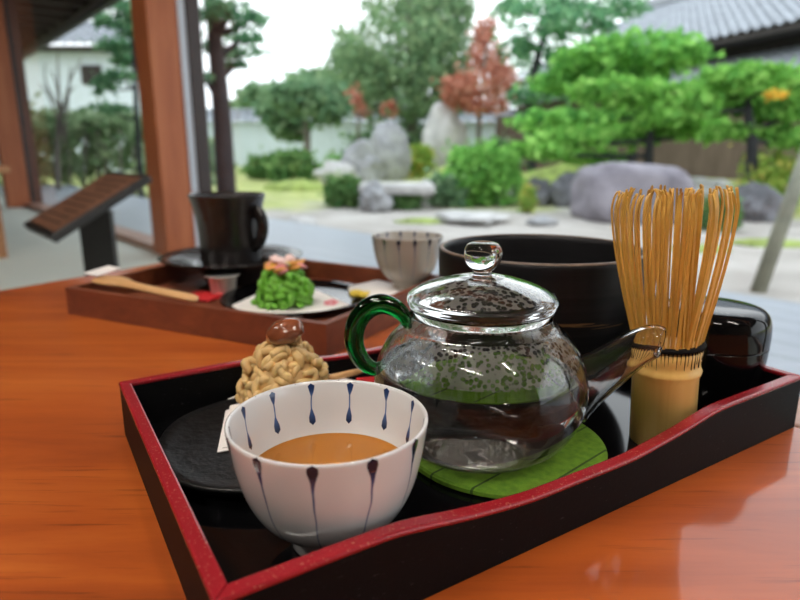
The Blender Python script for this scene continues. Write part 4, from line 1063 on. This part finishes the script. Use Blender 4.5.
# big hall at the right: wide tiled roof above a lower pent roof
E1 = at(700, 43, 17.0); E2 = at(800, 22, 1); 
zE = E1.z; d_ = _dir(800, 22); E2 = Vector((0, 0, CAMZ)) + d_*((zE-CAMZ)/d_.z)
ed = (E2-E1); ed.z = 0; ed.normalize(); out_ = Vector((ed.y, -ed.x, 0))
if out_.y > 0: out_ = -out_
a0 = E1 - ed*9.5; a1 = E1 + ed*15
hall = thing('temple_hall', 'large hall with broad grey tiled roof over dark eaves, upper right', 'building', (E1.x, E1.y, 0))
l0, l1 = a0-hall.location, a1-hall.location
upv_ = -out_*6.0 + Vector((0, 0, 3.0))
mesh('main_roof', *tileroof(l0, l1, upv_, 22, 82, .07, .035), M['rooftile'], hall, smooth=False)
mesh('roof_ridge', *tube([l0+upv_+Vector((0, 0, .15)), l1+upv_+Vector((0, 0, .15))], .3, 8), M['rooftile'], hall)
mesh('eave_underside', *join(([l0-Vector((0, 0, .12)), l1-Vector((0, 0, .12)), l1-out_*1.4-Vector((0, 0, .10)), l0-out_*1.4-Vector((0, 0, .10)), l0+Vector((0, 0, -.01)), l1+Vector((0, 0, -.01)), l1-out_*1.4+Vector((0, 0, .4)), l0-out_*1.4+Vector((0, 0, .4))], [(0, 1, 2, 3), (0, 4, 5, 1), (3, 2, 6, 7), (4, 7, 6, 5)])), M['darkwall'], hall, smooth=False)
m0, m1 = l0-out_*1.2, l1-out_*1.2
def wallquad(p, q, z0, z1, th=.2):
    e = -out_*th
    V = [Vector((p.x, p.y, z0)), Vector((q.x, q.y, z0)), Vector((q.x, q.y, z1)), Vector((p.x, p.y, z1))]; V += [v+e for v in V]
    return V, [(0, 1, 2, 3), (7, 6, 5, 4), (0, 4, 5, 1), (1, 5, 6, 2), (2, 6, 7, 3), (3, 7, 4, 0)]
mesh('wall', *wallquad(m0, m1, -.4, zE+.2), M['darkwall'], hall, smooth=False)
lowz = zE-1.05
n0, n1 = l0+out_*.5, l1+out_*.5
n0.z = n1.z = lowz
mesh('pent_roof', *tileroof(n0, n1, -out_*1.7+Vector((0, 0, .72)), 7, 82, .06, .03), M['rooftile'], hall, smooth=False)
mesh('lower_wall', *wallquad(n0-out_*.7, n1-out_*.7, -.4, lowz+.25), M['fence'], hall, smooth=False)

# ================================================================== LIGHT
w = bpy.data.worlds.new('overcast_sky'); bpy.context.scene.world = w; w.use_nodes = True
nt = w.node_tree; nt.nodes.clear()
ow = nt.nodes.new('ShaderNodeOutputWorld'); bg = nt.nodes.new('ShaderNodeBackground')
tcw = nt.nodes.new('ShaderNodeTexCoord'); sp_ = nt.nodes.new('ShaderNodeSeparateXYZ'); nt.links.new(tcw.outputs['Generated'], sp_.inputs[0])
cl = ramp(nt, math_(nt, 'ADD', sp_.outputs[2], math_(nt, 'MULTIPLY', math_(nt, 'SUBTRACT', noise(nt, tcw.outputs['Generated'], 3, 4), 0.5), 0.25)),
          [(0.0, (0.86, 0.94, 1.0)), (0.25, (0.92, 0.97, 1.0)), (1.0, (0.80, 0.91, 1.0))])
nt.links.new(cl, bg.inputs[0]); bg.inputs[1].default_value = 1.9; nt.links.new(bg.outputs[0], ow.inputs[0])
def area(name, loc, size, energy, col, aim):
    l = bpy.data.lights.new(name, 'AREA'); l.shape = 'RECTANGLE'; l.size, l.size_y = size; l.energy = energy; l.color = col
    o = bpy.data.objects.new(name, l); C.objects.link(o); o.location = loc
    o.rotation_euler = (Vector(aim)-Vector(loc)).to_track_quat('-Z', 'Y').to_euler(); return o
sv = bpy.context.scene.view_settings
sv.view_transform = 'Standard'; sv.look = 'None'; sv.exposure = 0.35; sv.gamma = 1.0; sv.use_curve_mapping = False
cy = bpy.context.scene.cycles
cy.max_bounces = 16; cy.transmission_bounces = 14; cy.transparent_max_bounces = 24; cy.glossy_bounces = 6; cy.diffuse_bounces = 4
cy.sample_clamp_indirect = 6.0; cy.use_denoising = True
